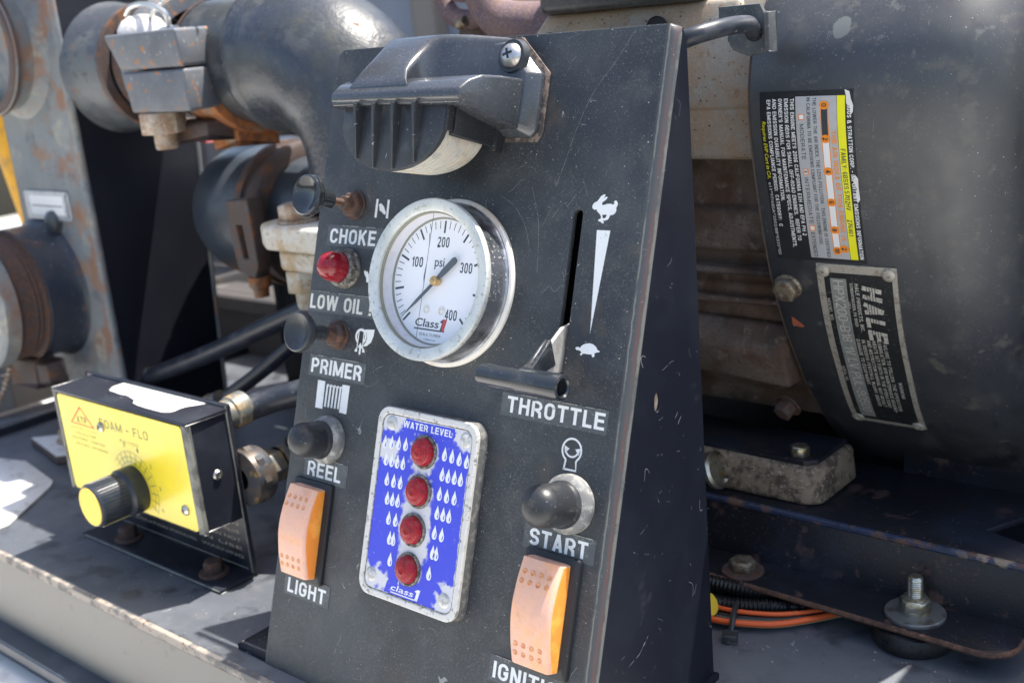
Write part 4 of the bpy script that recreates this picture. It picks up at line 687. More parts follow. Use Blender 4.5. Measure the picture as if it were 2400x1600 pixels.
boot('start_button', 76.4, -79.2, 8.5, 11.6, 25.0, 'dark rubber push button above the word START')
# ------------------------------------------------ rocker switches
def rocker(u, v_, lab, tilt=0):
    k = B(); k.prism(rrect(-13.2, 13.6, -23.5, 23.5, 1.5), .05, 2.2, .5); k = k.add('rocker_switch', 'switch_black', con, PL(u, v_), label=lab)
    b_ = B(); n = 20; secs = []; hs = 20.8
    prf = []
    for i in range(n + 1):
        y = -hs + 2 * hs * i / n; ww = 6.6 + 5.0 * (1 - (abs(y - 1) / (hs + 2)) ** 1.7) + tilt * y
        prf.append((y, ww))
    out_ = [(-hs - .2, 1.0)] + prf + [(hs + .2, 1.0)]
    t = bmesh.new(); x0, x1 = -9.9, 9.5; rb_ = 1.6
    cols = []
    for x, inset in ((x0, 1.5), (x0 + .35, .7), (x0 + 1.1, .15), (x0 + 2.0, 0), (x1 - 2.0, 0), (x1 - 1.1, .15), (x1 - .35, .7), (x1, 1.5)):
        cols.append([t.verts.new((x, y * (1 - inset * .018), max(1.0, w_ - inset * (1 if 0 < j < len(out_) - 1 else 0)))) for j, (y, w_) in enumerate(out_)])
    for ci, (a, c_) in enumerate(zip(cols, cols[1:])):
        for j in range(len(out_) - 1): t.faces.new((a[j], a[j + 1], c_[j + 1], c_[j]))
    t.faces.new(cols[0]); t.faces.new(cols[-1][::-1]); 
    b_.join(t); 
    for f in b_.bm.faces:
        if len(f.verts) > 6: f.material_index = 1
    act = b_.add('actuator', ('amber_face', 'amber_side'), k, sharp=40)
    d = B()
    for r_i, yy in enumerate((15.6, 12.0, -12.4, -16.2)):
        for i in range(4):
            x = -6.5 + i * 4.0 + (0 if r_i % 2 == 0 else -.4); y = yy; ww = 6.6 + 5.0 * (1 - (abs(y - 1) / (hs + 2)) ** 1.7) + tilt * y
            d.lathe([(0, .02), (.62, .04), (.95, .2), (1.15, .02)], 12, T(x, y, ww) @ RX(-math.degrees(math.atan2(-4.9 * 1.7 * (abs(y - 1) / 22.8) ** .7 / 22.8 * (1 if y > 0 else -1), 1)) * -1))
    d.add('dimples', 'amber_pit', k, kind='stuff')
rocker(-69.2, -121.6, 'sun-faded amber rocker switch between the words REEL and LIGHT', .0)
rocker(72.4, -122.5, 'sun-faded amber rocker switch between the words START and IGNITION', .0)
# ------------------------------------------------ throttle lever
k = B(); k.flat([[(-6.5, 4), (-17, 4), (-33, 20.5), (-27, 25.5), (-21, 12), (-6, -6), (-3.5, -6)]], 2.2, .2, Mx=Matrix(((0, 0, 1, -1.1), (1, 0, 0, 0), (0, 1, 0, 0), (0, 0, 0, 1))))
k = B(); k.flat([[(-10.5, -4), (-12.5, 1.5), (-29, 17), (-31.5, 14), (-30.5, 6), (-29.5, -8), (-15, -10)]], 1.8, .2, Mx=Matrix(((0, 0, 1, -.9), (1, 0, 0, 0), (0, 1, 0, 0), (0, 0, 0, 1)))); k = k.add('throttle_lever', 'lever_steel', con, PL(62.9, 0))
b = B(); b.loft([[(-1.9, -17.4, 9.4), (1.9, -17.4, 9.4), (1.9, -27.5, 4.2), (-1.9, -27.5, 4.2)], [(-2.2, -26.5, 17.2), (2.2, -26.5, 17.2), (2.2, -31.2, 13), (-2.2, -31.2, 13)], [(-3.2, -31.0, 22.5), (3.2, -31.0, 22.5), (3.2, -35, 18.6), (-3.2, -35, 18.6)]], bev=.8, seg=2)
b.add('handle_neck', 'lever_black', k)
b = B(); b.lathe([(0, -20), (3.4, -20), (4.1, -19.5), (4.3, -18.4), (4.5, 0), (5.0, .1), (5.1, 8), (5.2, 18.4), (4.8, 19.6), (3.8, 19.9), (3.3, 19.2), (3.0, 15), (0, 14.6)], 40, T(0, -34.2, 22.6) @ RY(90)); b.add('handle_bar', 'lever_black', k, sharp=30)
b = B(); b.lathe([(0, .8), (1.6, .6), (2.3, 0), (0, 0)], 24, T(15, -34.2, 22.6) @ RY(90)); b.add('end_screw', 'dirty_chrome', k)
# ------------------------------------------------ water level indicator
k = B(); rim_o = rrect(-29, 29, -41, 41, 6.4, 8)
ring = B()
k.loft([[(x, y, .1) for x, y in rrect(-29.6, 29.6, -41.6, 41.6, 7)], [(x, y, 4.4) for x, y in rrect(-29.2, 29.2, -41.2, 41.2, 6.6)]]); k = k.add('water_level_gauge', 'plate_side', con, PL(2.2, -97.2), label='blue and silver panel with four red lamps headed WATER LEVEL')
b = B(); b.flat([rrect(-29.2, 29.2, -41.2, 41.2, 6.6, 8), rrect(-26.2, 26.2, -38.2, 38.2, 4.4, 8)], 2.2, .55, z=4.0); b.add('rim', 'plate_rim', k)
b = B(); b.flat([rrect(-26.3, 26.3, -38.3, 38.3, 4.4, 8), rrect(-25.8, 25.8, -37.8, 37.8, 4.1, 8)], .05, z=5.66); b.add('grime_line', 'grime', k)
b = B(); b.flat([rrect(-26.4, 26.4, -38.4, 38.4, 4.4, 8)], 1.2, 0, z=4.45); b.add('face', 'blue_face', k)
hd = [(-14.6, 32.6), (-12.5, 37.6), (-4, 37.2), (6, 37.4), (15.8, 37.5), (16.6, 34.5), (15.3, 32.4), (7, 30), (-5, 30)]
b = B(); b.flat([hd], .02, z=5.67); b.add('title_patch', 'blue_flat', k)
b = B(); b.flat([[(-13.5, -37.6), (-12, -32.5), (-2, -30.5), (8.5, -31), (9.4, -37.6)]], .02, z=5.67); b.add('title_patch', 'blue_flat', k)
b = B(); b.caps('WATER LEVEL', -14.0, 33.6, 28.8, 2.9, .18, z=5.70); b.add('lettering', 'print_white', k)
b = B(); b.text('class', -9.4, -35.9, 13.4, 2.6, bold=.06, shear=.15, z=5.70); b.flat([[(-9.4, -37.1), (6.4, -37.1), (6.6, -36.6), (-9.4, -36.6)]], .02, z=5.70); b.flat([[(4.6, -33.2), (6.2, -32.2), (7.8, -32.2), (6.6, -37.1), (4.9, -37.1), (5.8, -33.7)]], .02, z=5.70); b.add('emblem', 'print_white', k)
drop = [(0, 3.3), (.55, 1.6), (1.15, .2), (1.45, -1.1), (1.2, -2.4), (.5, -3.1), (-.5, -3.1), (-1.2, -2.4), (-1.45, -1.1), (-1.15, .2), (-.55, 1.6)]
cres = [(.75, .2), (1.0, -1.0), (.8, -2.1), (.25, -2.4), (.3, -1.4)]
dm = dc = None
for i, (u, v_) in enumerate(DROPS):
    lu, lv = u - 2.2, v_ + 97.2
    if dm is None:
        bb = B(); bb.flat([[(x * .98, y * .95) for x, y in drop]], .02, z=5.70); bb.mi = 1; bb.flat([[(x * .88, y * .95) for x, y in cres]], .02, z=5.73); dm = bb.add('drop_mark', ('print_white', 'blue_flat'), k, T(lu, lv, 0))
    else: copy_tree(dm, k, T(lu, lv, 0))
lm = None
for (u, v_) in ((2.6, -72.0), (2.3, -88.9), (1.7, -105.4), (1.7, -122.2)):
    mx = T(u - 2.2, v_ + 97.2, 0)
    if lm is None:
        bb = B(); bb.lathe([(7.3, 5.6), (7.2, 6.4), (6.5, 6.7), (5.9, 6.5)], 40); bb.lathe([(6.0, 6.5), (5.8, 7.6), (5.3, 8.6), (4.9, 8.8), (4.7, 9.15), (4.1, 9.35), (3.9, 9.65), (3.2, 9.75), (3.0, 10.0), (2.2, 10.1), (2.0, 10.25), (1.2, 10.25), (1.0, 10.0), (0, 10.05)], 40); 
        for f in bb.bm.faces:
            if max(v.co.xy.length for v in f.verts) < 6.05: f.material_index = 1
        lm = bb.add('level_lamp', ('dirty_chrome', 'lamp_red'), k, mx)
    else: copy_tree(lm, k, mx)
sm_ = None
for (u, v_) in ((-18.6, -62.9), (25.0, -63.2), (-20.2, -129.5), (23.6, -130)):
    bb = B(); bb.lathe([(0, 6.35), (2.2, 6.3), (3.1, 5.9), (3.3, 5.6)], 28); bb.box(-1.7, 1.7, -.3, .3, 6.2, 6.42, .08, Mx=RZ(30)); bb.box(-.3, .3, -1.7, 1.7, 6.2, 6.4, .08, Mx=RZ(30)); bb.add('screw', 'worn_screw', k, T(u - 2.2, v_ + 97.2, 0))
# ---------------------------------------------------------------- yellow foam control box
fx = thing('foam_control_box', 'yellow faced black control box with a big black knob on a folded bracket', 'control box')
b = B(); b.box(-310, -167, 31, 55, .1, 2.2, .4); b.box(-310, -167, 53.2, 55.4, .1, 101.5, .5)
b.add('bracket', 'box_black', fx)
b = B(); b.tube([(-309, 31, 1.2), (-168, 31, 1.2)], .55, 6); b.tube([(-167.6, 53.2, 3), (-167.6, 53.2, 101)], .5, 6); b.add('bracket_edge', 'box_edge', fx)
b = B(); b.box(-303, -168, 29, 53, 37, 99.2, .6); bx = b.add('case', 'box_black', fx)
b = B(); b.box(-304.5, -167.2, 27.2, 55, 98.6, 100.2, .5); b.add('case_top', 'box_black', fx)
b = B(); b.box(-304.2, -302, 27.6, 31, 36.4, 98.4, .4); b.add('case_edge', 'box_edge', fx)
b = B(); b.box(-172.2, -167.6, 27.9, 30, 36.4, 98.4, .6); b.add('case_edge', 'box_edge', fx)
b = B(); b.flat([rrect(-301.5, -173, 36.6, 97.2, 3.0)], 1.0, .25, Mx=Matrix(((1, 0, 0, 0), (0, 0, -1, 29), (0, 1, 0, 0), (0, 0, 0, 1)))); b.add('face_plate', 'yellow_face', fx)
FM = Matrix(((1, 0, 0, 0), (0, 0, -1, 27.96), (0, 1, 0, 0), (0, 0, 0, 1)))
b = B(); tri = [(-276.8, 92.6), (-291, 80.4), (-263.4, 80.4)]; cx_, cy_ = -277, 84.4
b.flat([tri, [(cx_ + (x - cx_) * .80, cy_ + (y - cy_) * .80) for x, y in tri]], .02)
b.add('triangle_mark', 'decal_red', fx, FM)
b = B(); b.caps('ATP', -282.8, 81.8, 11.6, 4.4, .2); b.caps('FOAM - FLO', -257, 83.2, 50, 5.4, .15); b.caps('FM-1100', -238, 77.2, 19, 2.0, .15)
b.caps('SERIES FOAM', -291, 77.4, 29, 1.3, .16); b.caps('CARLISLE FIRE', -288, 74.0, 24, 1.7, .16); b.caps('EQUIPMENT COMPANY', -292, 70.6, 37, 1.7, .16); b.caps('MILFORD, MICHIGAN', -289, 67.0, 35, 1.7, .16)
for k in range(3):
    r_ = 15.5 + k * 3.2
    b.flat([stroke([(-229.5 + r_ * math.cos(R(a)), 51 + r_ * math.sin(R(a))) for a in range(-35 if k else -10, 150, 6)], .28)], .02)
for a in range(-30, 150, 15): b.flat([stroke([(-229.5 + q * math.cos(R(a)), 51 + q * math.sin(R(a))) for q in (15.5, 22)], .5)], .02)
for s_, a in (('0', 100), ('1', 70), ('2', 40), ('3', 10), ('6', -20)): b.text(s_, -230.5 + 25.5 * math.cos(R(a)), 50 + 25.5 * math.sin(R(a)), 1.8, 2.6, bold=.03)
b.add('face_print', 'decal_dark', fx, FM)
b = B(); KM = T(-229.5, 28, 50.8) @ RX(90); b.lathe([(13.6, 0), (13.8, 1), (13.8, 8.5), (12.6, 10), (12.2, 11), (12.2, 27.4), (11.4, 28.6), (0, 28.6)], 64)
for k in range(40):
    a = 9 * k; b.box(12.0, 12.55, -.33, .33, 11.2, 26.8, .1, 1, Mx=RZ(a))
kb = b.add('knob', 'knurl', fx, KM, sharp=35)
b = B(); b.lathe([(11.0, 28.62), (11.0, 28.9), (0, 28.9)], 48); b.add('knob_disc', 'knob_yellow', kb)
b = B(); b.box(-.5, .5, -12.9, -12.1, 4, 26, .15, 1, Mx=RZ(22)); b.lathe([(0, .8), (1.2, .6), (1.6, 0)], 16, RZ(22) @ T(0, -13.6, 4.5) @ RX(90)); b.add('pointer_line', 'wire_bright', kb)
sc = None
for x, z in ((-255.8, 83.2), (-182.0, 48.0)):
    mx = T(x, 28, z) @ RX(90)
    if sc is None:
        b = B(); b.lathe([(0, 2.1), (1.8, 1.8), (2.9, .9), (3.1, 0)], 28); b.mi = 1; b.box(-1.5, 1.5, -.25, .25, 1.6, 2.2, .05, Mx=RZ(25)); b.box(-.25, .25, -1.5, 1.5, 1.6, 2.2, .05, Mx=RZ(25)); sc = b.add('face_screw', ('steel', 'slot_dark'), fx, mx)
    else: copy_tree(sc, fx, mx)
b = B(); b.lathe([(0, .6), (.9, .6), (1.1, 1.3), (2.2, 1.1), (2.9, 0)], 28, T(-168, 42, 66) @ RY(90)); b.add('rivet', 'steel', fx)
b = B(); by = 31
BM = Matrix(((1, 0, 0, 0), (0, 0, -1, 53.1), (0, 1, 0, 0), (0, 0, 0, 1)))
for i, (x, w_) in enumerate(((-298, 80), (-214, 40))):
    for r_ in range(5): b.text(('OPEN VALVE TO SET FOAM PERCENT', 'FLUSH WITH CLEAR WATER AFTER USE', 'CHECK TANK LEVEL BEFORE PUMPING', 'DO NOT EXCEED RATED PRESSURE', 'SEE OPERATION MANUAL')[r_] if i == 0 else ('CAUTION', 'CLOSE VALVE', 'WHEN NOT', 'IN USE', 'WARNING')[r_], x, 30 - r_ * 5, w_, 2.0, bold=.02)
b.flat([stroke([(-300, 4.5), (-171, 4.5)], .6)], .02)
b.add('instructions', 'plate_tan', fx, BM)
def hexbolt(parent, p, af, h, mtl, wr_=0, wmt=None, name='bolt', rot=0, wth=1.6):
    k = B(); k.hexa(af, wth if wr_ else .05, (wth if wr_ else 0) + h, RZ(rot)); k.lathe([(0, (wth if wr_ else 0) + h + .05), (af * .38, (wth if wr_ else 0) + h + .02), (af * .40, (wth if wr_ else 0) + h - .3)], 24); o = k.add(name, mtl, parent, T(*p))
    if wr_:
        k = B(); k.lathe([(0, .05), (wr_, .05), (wr_, wth - .3), (wr_ - .3, wth), (0, wth)], 40); k.add('washer', wmt or mtl, o)
    return o
bl = hexbolt(fx, (-188, 42, 2.2), 10, 6.5, 'rust', 8.5, 'rust', rot=10); copy_tree(bl, fx, T(-276, 42, 2.2))
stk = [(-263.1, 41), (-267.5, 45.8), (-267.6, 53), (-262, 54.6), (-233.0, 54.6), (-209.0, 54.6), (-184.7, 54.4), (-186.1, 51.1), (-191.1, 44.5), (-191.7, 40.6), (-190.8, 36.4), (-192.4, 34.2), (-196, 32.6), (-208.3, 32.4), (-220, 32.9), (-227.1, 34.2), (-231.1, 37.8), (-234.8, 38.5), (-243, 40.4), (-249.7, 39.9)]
b = B(); b.flat([stk], .12, z=100.22); b.add('white_top_patch', 'white_patch', fx, label='white patch with a ragged outline on top of the box')  # thin white sheet cut to a ragged patch outline
# brass fittings behind the bracket
t = thing('swivel_fitting', 'tarnished brass swivel fitting with a short threaded pipe behind the foam control box', 'pipe fitting', T(-168, 56, 58))
Y_ = RX(-90)
b = B(); b.lathe([(6, 0), (15.6, 1), (16.2, 4), (16.2, 11), (15.2, 13), (11, 14), (9, 14)], 40, Y_); b.lathe([(17.2, 4), (17.2, 8)], 8, Y_); b.add('union_nut', 'brass_old', t)
b = B(); b.hexa(17, 14, 26, Y_); b.lathe([(9.6, 26), (9.6, 31), (8.2, 32), (8.2, 60), (9.2, 61), (9.2, 72), (0, 72)], 32, Y_); b.add('nipple', 'fitting', t)
b = B(); b.lathe([(0, 8), (3.2, 8), (3.2, 12), (0, 12)], 16, T(0, 36, 0) ); b.add('drain_plug', 'brass_old', t)
t = thing('hose_coupler', 'grey hose coupler with a fat black hose leaving the back of the foam control box', 'hose', T(-178, 57, 92))
b = B(); b.lathe([(5, 0), (8.6, 0), (8.6, 5), (9.6, 6), (9.6, 15), (8.8, 16), (7, 17)], 32, Y_ @ RX(6)); b.add('ferrule', 'fitting', t)
b = B(); b.tube([(1, 12, 0), (10, 28, 3), (34, 46, 10), (60, 58, 26), (80, 66, 52), (92, 72, 90), (98, 78, 130)], 7.2, 20); b.add('hose', 'hose', t)
b = B(); b.tube([(-455, 168, 40), (-349, 165, 76), (-250, 160, 113), (-150, 158, 150)], 6.6, 16); tag(b.add('black_hose', 'hose'), 'long straight black hose running from behind the yellow box up to the console', 'hose')
t = thing('small_hose', 'thinner black hose with corroded crimp fittings between pillar foot and console', 'hose', T(0, 0, 0))
b = B(); b.tube([(-296, 142, 60), (-262, 146, 80), (-205, 152, 116), (-150, 160, 150)], 5.0, 16); b.add('hose', 'hose', t)
b = B(); b.lathe([(0, 0), (6.4, 0), (6.4, 9), (8.4, 10), (8.4, 20), (6.8, 21), (6.8, 30), (0, 30)], 24, frame((-330, 138, 42), (34, 4, 19))); b.add('crimp_fitting', 'fitting', t)
b = B(); b.tube([(-338, 134, 30), (-300, 100, 22), (-250, 120, 20), (-150, 190, 30)], 3.4, 12); tag(b.add('thin_hose', 'hose'), 'thin black tube lying on the deck behind the foam control box', 'tube')
# left deck corner bracket, its sunlit top painted as a bright sheet
t = thing('corner_bracket', 'small bolted bracket with a sunlit top painted bright beside the left edge of the yellow box', 'bracket', T(-508, 99, 0))
b = B(); q_ = ((0, 0), (62, -12), (98, 26), (44, 44)); b.loft([[(x, y, .2) for x, y in q_], [(x, y, 7) for x, y in q_]], bev=.8); b.mi = 1; b.flat([[(x * .97 + 1, y * .97 + .3) for x, y in q_]], .1, z=7.0); b.add('plate', ('clamp_rust', 'bright_sheet'), t)
k = B(); k.hexa(15, 1.6, 10.5, RZ(15)); k.lathe([(0, .05), (11, .05), (11, 1.6), (0, 1.6)], 32); k.add('bolt', 'beige_bolt', t, T(38, 14, 7.1))
# ---------------------------------------------------------------- pillar with outlets
pi = thing('steel_pillar', 'large grey rust-specked square steel pillar standing at the left', 'pillar')
b = B(); b.box(-542, -440, 147, 150.5, .2, 700, 1); b.loft([[(x, y, .2) for x, y in ((-542, 150.5), (-538, 150.5), (-538, 233), (-542, 233))], [(x, y, 700) for x, y in ((-542, 150.5), (-538, 150.5), (-538, 272), (-542, 272))]]); b.add('front_plate', 'pillar', pi)
b = B(); b.loft([[(x, y, .2) for x, y in ((-440.5, 147.3), (-436, 147.3), (-436, 233), (-440.5, 233))], [(x, y, 700) for x, y in ((-440.5, 147.3), (-436, 147.3), (-436, 272), (-440.5, 272))]]); b.loft([[(x, y, .2) for x, y in ((-538, 229), (-440.5, 229), (-440.5, 232.9), (-538, 232.9))], [(x, y, 700) for x, y in ((-538, 268), (-440.5, 268), (-440.5, 271.9), (-538, 271.9))]]); b.add('side_plate', 'pillar_shade', pi)
b = B(); b.tube([(-438.8, 147.4, 1), (-438.8, 147.4, 699)], 3.4, 12); b.tube([(-436, 232.8, 1), (-436, 271.8, 699)], 1.8, 8); b.add('corner_bead', 'pillar', pi)
Y0 = RX(90)
k = B(); k.lathe([(58, -2), (54, 1), (51.5, 6), (51.5, 29), (50, 31), (46.5, 31), (46.5, 50), (49.5, 51.5), (49.5, 62), (46, 64), (44.5, 65), (0, 65)], 64); k = k.add('lower_outlet', 'outlet', pi, T(-520, 147, 116) @ Y0)
b = B(); b.lathe([(47.4, 31), (46.9, 33), (47.5, 34.5), (46.9, 36), (47.6, 38), (46.9, 40), (47.5, 43), (46.9, 46), (47.3, 50)], 64); b.lathe([(51, 28.6), (51.6, 31.2), (47, 31.6)], 64); b.add('rust_groove', 'rust', k)
b = B(); b.lathe([(0, 65.2), (46, 65.2), (49.8, 63), (49.8, 52)], 64); b.add('end_cap', 'pillar', k)
k = B(); k.lathe([(56, -2), (50, 2), (45, 7), (45, 16), (47.6, 17), (48, 21), (46, 23), (41, 23), (40, 10), (0, 10)], 64); k = k.add('upper_outlet', 'pillar', pi, T(-508, 147, 300) @ Y0)
b = B(); b.lathe([(45.8, 17), (48.3, 18), (48.3, 20.5), (46, 23.3), (41, 23.4), (39.6, 16)], 64); b.add('rusty_lip', 'clamp_rust', k)
b = B(); b.flat([rrect(-531, -465, 171, 193, 1.5)], 2, .4); k = b.add('tag_plate', 'steel_plate', pi, Matrix(((1, 0, 0, 0), (0, 0, -1, 147), (0, 1, 0, 0), (0, 0, 0, 1))))
b = B(); b.flat([rrect(-523, -473, 175, 189.5, 1)], .05, z=2.02); b.add('white_panel', 'label_white', k)
b = B(); b.box(-521, -475, 181.4, 182.2, 2.1, 2.2); b.box(-468.5, -467, 173, 191, 2.1, 2.2); b.add('tag_print', 'knob', k)
b = B(); b.lathe([(0, 0), (9, 0), (8, 5), (4, 8), (0, 8.5)], 20, T(-492, 147, 170) @ Y0); b.add('weld_lump', 'pipe', pi)
b = B(); b.box(-540, -500, 110, 126, 46, 68, 3); b.box(-505, -484, 112, 126, 50, 66, 2); tag(b.add('drain_valve', 'clamp_rust'), 'rusty brown drain valve body under the lower outlet of the pillar', 'valve')
ch = thing('bead_chain', 'small bead chain hanging at the far left edge', 'chain', T(-520, 100, 62))
bd = None
for i in range(9):
    p = (-3.0 * i - .22 * i * i, 0, -4.6 * i)
    if bd is None: bb = B(); bb.ball(2.1, n=12); bd = bb.add('bead', 'beige_bolt', ch, T(*p))
    else: copy_tree(bd, ch, T(*p))
b = B(); b.tube([(-690, 240, 40), (-672, 236, 125), (-678, 230, 200), (-694, 225, 280), (-720, 225, 400)], 26, 24); b.lathe([(27.5, 0), (27.5, 10)], 24, T(-674, 235, 118)); tag(b.add('yellow_sleeve', 'yellow_hose'), 'yellow orange sleeved hose behind the pillar at the left edge', 'hose')
# ---------------------------------------------------------------- upper pipe run
XA = RY(90)
t = thing('upper_pipe', 'short black outlet pipe welded to the pillar and ending in the upper coupling', 'pipe', T(-436, 190, 278))
b = B(); b.lathe([(47, -1), (44.5, 4), (43.5, 12), (43, 34), (43, 44), (42, 46), (36, 46)], 64, XA); b.add('neck', 'neck_paint', t)
b = B(); b.lathe([(43.2, 41), (43.5, 43), (43, 46.4), (37, 46.6)], 64, XA); b.add('rusty_lip', 'clamp_rust', t)
b = B(); b.lathe([(36, 49), (34.5, 52), (34.5, 80), (33, 80)], 48, XA); b.add('groove', 'rust', t)
t = thing('upper_coupling', 'grey two-part grooved coupling with a domed bolt and rusty nut', 'pipe coupling', T(-362, 190, 276))
def half(sgn):
    k = B(); k.lathe([(36, 2), (46, 2), (48, 5), (48, 26), (46, 29), (36, 29)], 48, XA, 90 if sgn > 0 else 270, 270 if sgn > 0 else 450)
    z0, z1, xl0, xl1, yf0, yf1 = (.5, 23, 27, 16, -62, -64) if sgn > 0 else (-.5, -26, 27.5, 32, -62, -62)
    k.loft([[(xl0, yf0, z0), (96, yf0, z0), (82, -20, z0), (xl0 - 3, -24, z0)], [(xl1, yf1, z1), (96, yf1, z1), (82, -20, z1), (xl1 - 3, -24, z1)]], bev=2.2, seg=3)
    return k
half(1).add('housing_half', 'clamp', t); half(-1).add('housing_half', 'clamp', t)
b = B(); b.lathe([(0, 11.5), (7, 10.8), (12, 8), (15.4, 3), (16, 0)], 32, T(35, -46, 22.6)); b.add('bolt_head', 'pale_bolt', t)
b = B(); b.hexa(25, -40, -26.2, T(47, -50, 0)); b.lathe([(0, -50), (6.5, -50), (7.4, -49), (7.4, -40)], 20, T(47, -50, 0)); b.add('nut', 'beige_bolt', t)
wx = T(17, 0, 0)
b = B(); b.tube([(48, -46, 23), (49, -48, 32), (42, -50, 37), (28, -50, 40), (12, -48, 39), (2, -46, 35)], 1.7, 8, wx); b.tube([(26, -46, 30), (40, -46, 38), (60, -40, 48), (80, -30, 58)], 1.4, 8, wx); b.tube([(38, -46, 23.5), (56, -46, 23.6)], 1.6, 8, wx); b.add('wire_clip', 'wire_bright', t)
b = B(); b.loft([[(0, 34 * math.cos(R(a)), 34 * math.sin(R(a))) for a in range(190, 351, 10)] + [(0, 46 * math.cos(R(a)), 46 * math.sin(R(a))) for a in range(350, 189, -10)], [(30, 34 * math.cos(R(a)), 34 * math.sin(R(a))) for a in range(190, 351, 10)] + [(30, 46 * math.cos(R(a)), 46 * math.sin(R(a))) for a in range(350, 189, -10)]], T(56, 0, 0), 1.5)
b.box(58, 82, -20, 10, -52, -38, 3); b.add('lower_lug', 'rust_orange', t)
b = B(); b.box(30, 78, -40, -10, -46, -34, 3); b.add('bolt_pad', 'clamp_rust', t)
# elbow turning down behind the console
t = thing('large_elbow', 'large blue black cast pipe elbow turning down behind the top left of the console', 'pipe elbow', T(-318, 190, 276))
b = B(); b.lathe([(34, 6), (39.2, 7), (40, 10), (40, 34), (40, 74)], 64, XA); b.add('nipple', 'pipe', t)
cz = -78; secs = []; n = 18
b = B(); ring_ = 40
def er(f): return 41.5 + 1.5 * math.sin(math.pi * f)
path = [(72, 0, 0), (76, 0, 0), (80, 0, 0)] + [(84 + 62 * math.sin(R(a)), 0, -62 + 62 * math.cos(R(a))) for a in range(0, 91, 6)] + [(146, 0, -90), (146, 0, -150), (146, 0, -274)]
b.tube(path, lambda f: 44.5 if f < .55 else 42.5, 56, sm=1)
b.add('bend', 'pipe', t, sharp=60)
b = B(); b.lathe([(40, 0), (44.5, 1), (46, 4), (46, 9), (45, 12), (44, 14)], 64, T(64, 0, 0) @ XA); b.add('collar_bead', 'pipe', t, sharp=60)
b = B(); b.lathe([(40.3, 6.6), (40.4, 9), (36, 6)], 64, XA); b.add('rim', 'rust', t)
b = B(); b.tube([(-370, 262, 292), (-352, 262, 312), (-330, 262, 345)], 20, 24); b.lathe([(21, 0), (24, 1), (24, 6), (21, 7)], 32, frame((-362, 262, 300), (1, 0, 1.1))); tag(b.add('rear_pipe', 'pipe'), 'blue black pipe end rising behind the upper coupling', 'pipe')
# ---------------------------------------------------------------- lower pipe run
t = thing('lower_elbow', 'dark lower pipe elbow with rusty underside behind the left edge of the console', 'pipe elbow', T(-352, 230, 168))
path = [(-28, 62, 0), (-28, 54, 0)] + [(-28 + 44 - 44 * math.cos(R(a)), 44 - 44 * math.sin(R(a)), 0) for a in range(0, 91, 7)] + [(26, 0, 0), (40, 0, 0)]
b = B(); b.tube(path, 48, 56, sm=1); b.add('bend', 'pipe_dark', t, sharp=60)
b = B(); b.lathe([(48, 0), (54, 1), (56, 6), (54, 12), (48, 13)], 56, T(-28, 62, 0) @ RX(-90)); b.add('rim', 'pipe', t, sharp=60)
t = thing('lower_coupling', 'dark coupling ring with rusty slotted bolt bracket on the lower pipe', 'pipe coupling', T(-314, 230, 168))
b = B(); b.lathe([(44, 0), (51, 1), (52, 3), (52, 9), (49.5, 10), (49.5, 17), (51, 18), (51, 25), (48, 27), (40, 27)], 64, XA); b.add('ring', 'clamp_rust', t, label='dark brown coupling ring')
b = B(); b.flat([[(14, 20), (38, 22), (40, -22), (34, -32), (18, -28), (15, -14)], [(22, 4), (28, 4), (30, -18), (25, -18)]], 12, 1.5, Mx=Matrix(((1, 0, 0, 0), (0, 0, -1, -52), (0, 1, 0, 0), (0, 0, 0, 1)))); b.add('bolt_bracket', 'clamp_rust', t)
b = B(); b.lathe([(0, -14), (5, -14), (5.5, -8), (7.5, -7), (7.5, 0), (0, 0)], 20, T(31, -58, -31)); b.add('bolt', 'rust_orange', t)
b = B(); b.lathe([(41, 0), (41, 160), (0, 160)], 56, T(-290, 230, 168) @ XA); tag(b.add('lower_pipe', 'pipe_dark'), 'dark blue lower pipe running behind the console from the rusty coupling', 'pipe')
b = B(); b.box(-434, -150, 300, 330, 0, 158, 6); b.box(-350, -190, 255, 300, 0, 100, 8); tag(b.add('pump_foot_shade', 'slot_dark'), 'black pump foot with a box added as the deep shade under the lower elbow', 'pump foot')  # wide rear box is black to fill in the shade behind
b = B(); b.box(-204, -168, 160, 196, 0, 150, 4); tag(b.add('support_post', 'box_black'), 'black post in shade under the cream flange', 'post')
t = thing('cream_flange', 'weathered cream bolted flange joint beside the choke knob', 'flange', T(-190, 150, 168))
b = B(); b.prism([(-33, -16), (-20, -24), (60, -24), (60, 60), (-22, 60), (-36, 8)], 0, 15, 3, 3); b.add('upper_plate', 'beige_flange', t)
b = B(); b.prism([(-23, -12), (-14, -19), (60, -19), (60, 56), (-16, 56), (-27, 8)], -13, -.6, 3, 3); b.add('lower_plate', 'beige_flange', t)
k = B(); k.lathe([(12.6, 15.2), (12.6, 16.8), (0, 16.8)], 32); k.hexa(20, 16.8, 26); k.add('bolt_head', 'beige_bolt', t, T(-8, -6, 0))
k = B(); k.hexa(20, -29, -15.2); k.lathe([(7.5, -29), (7.2, -38), (6, -40), (0, -40)], 20); k.add('nut', 'beige_flange', t, T(-9, -6, 2))
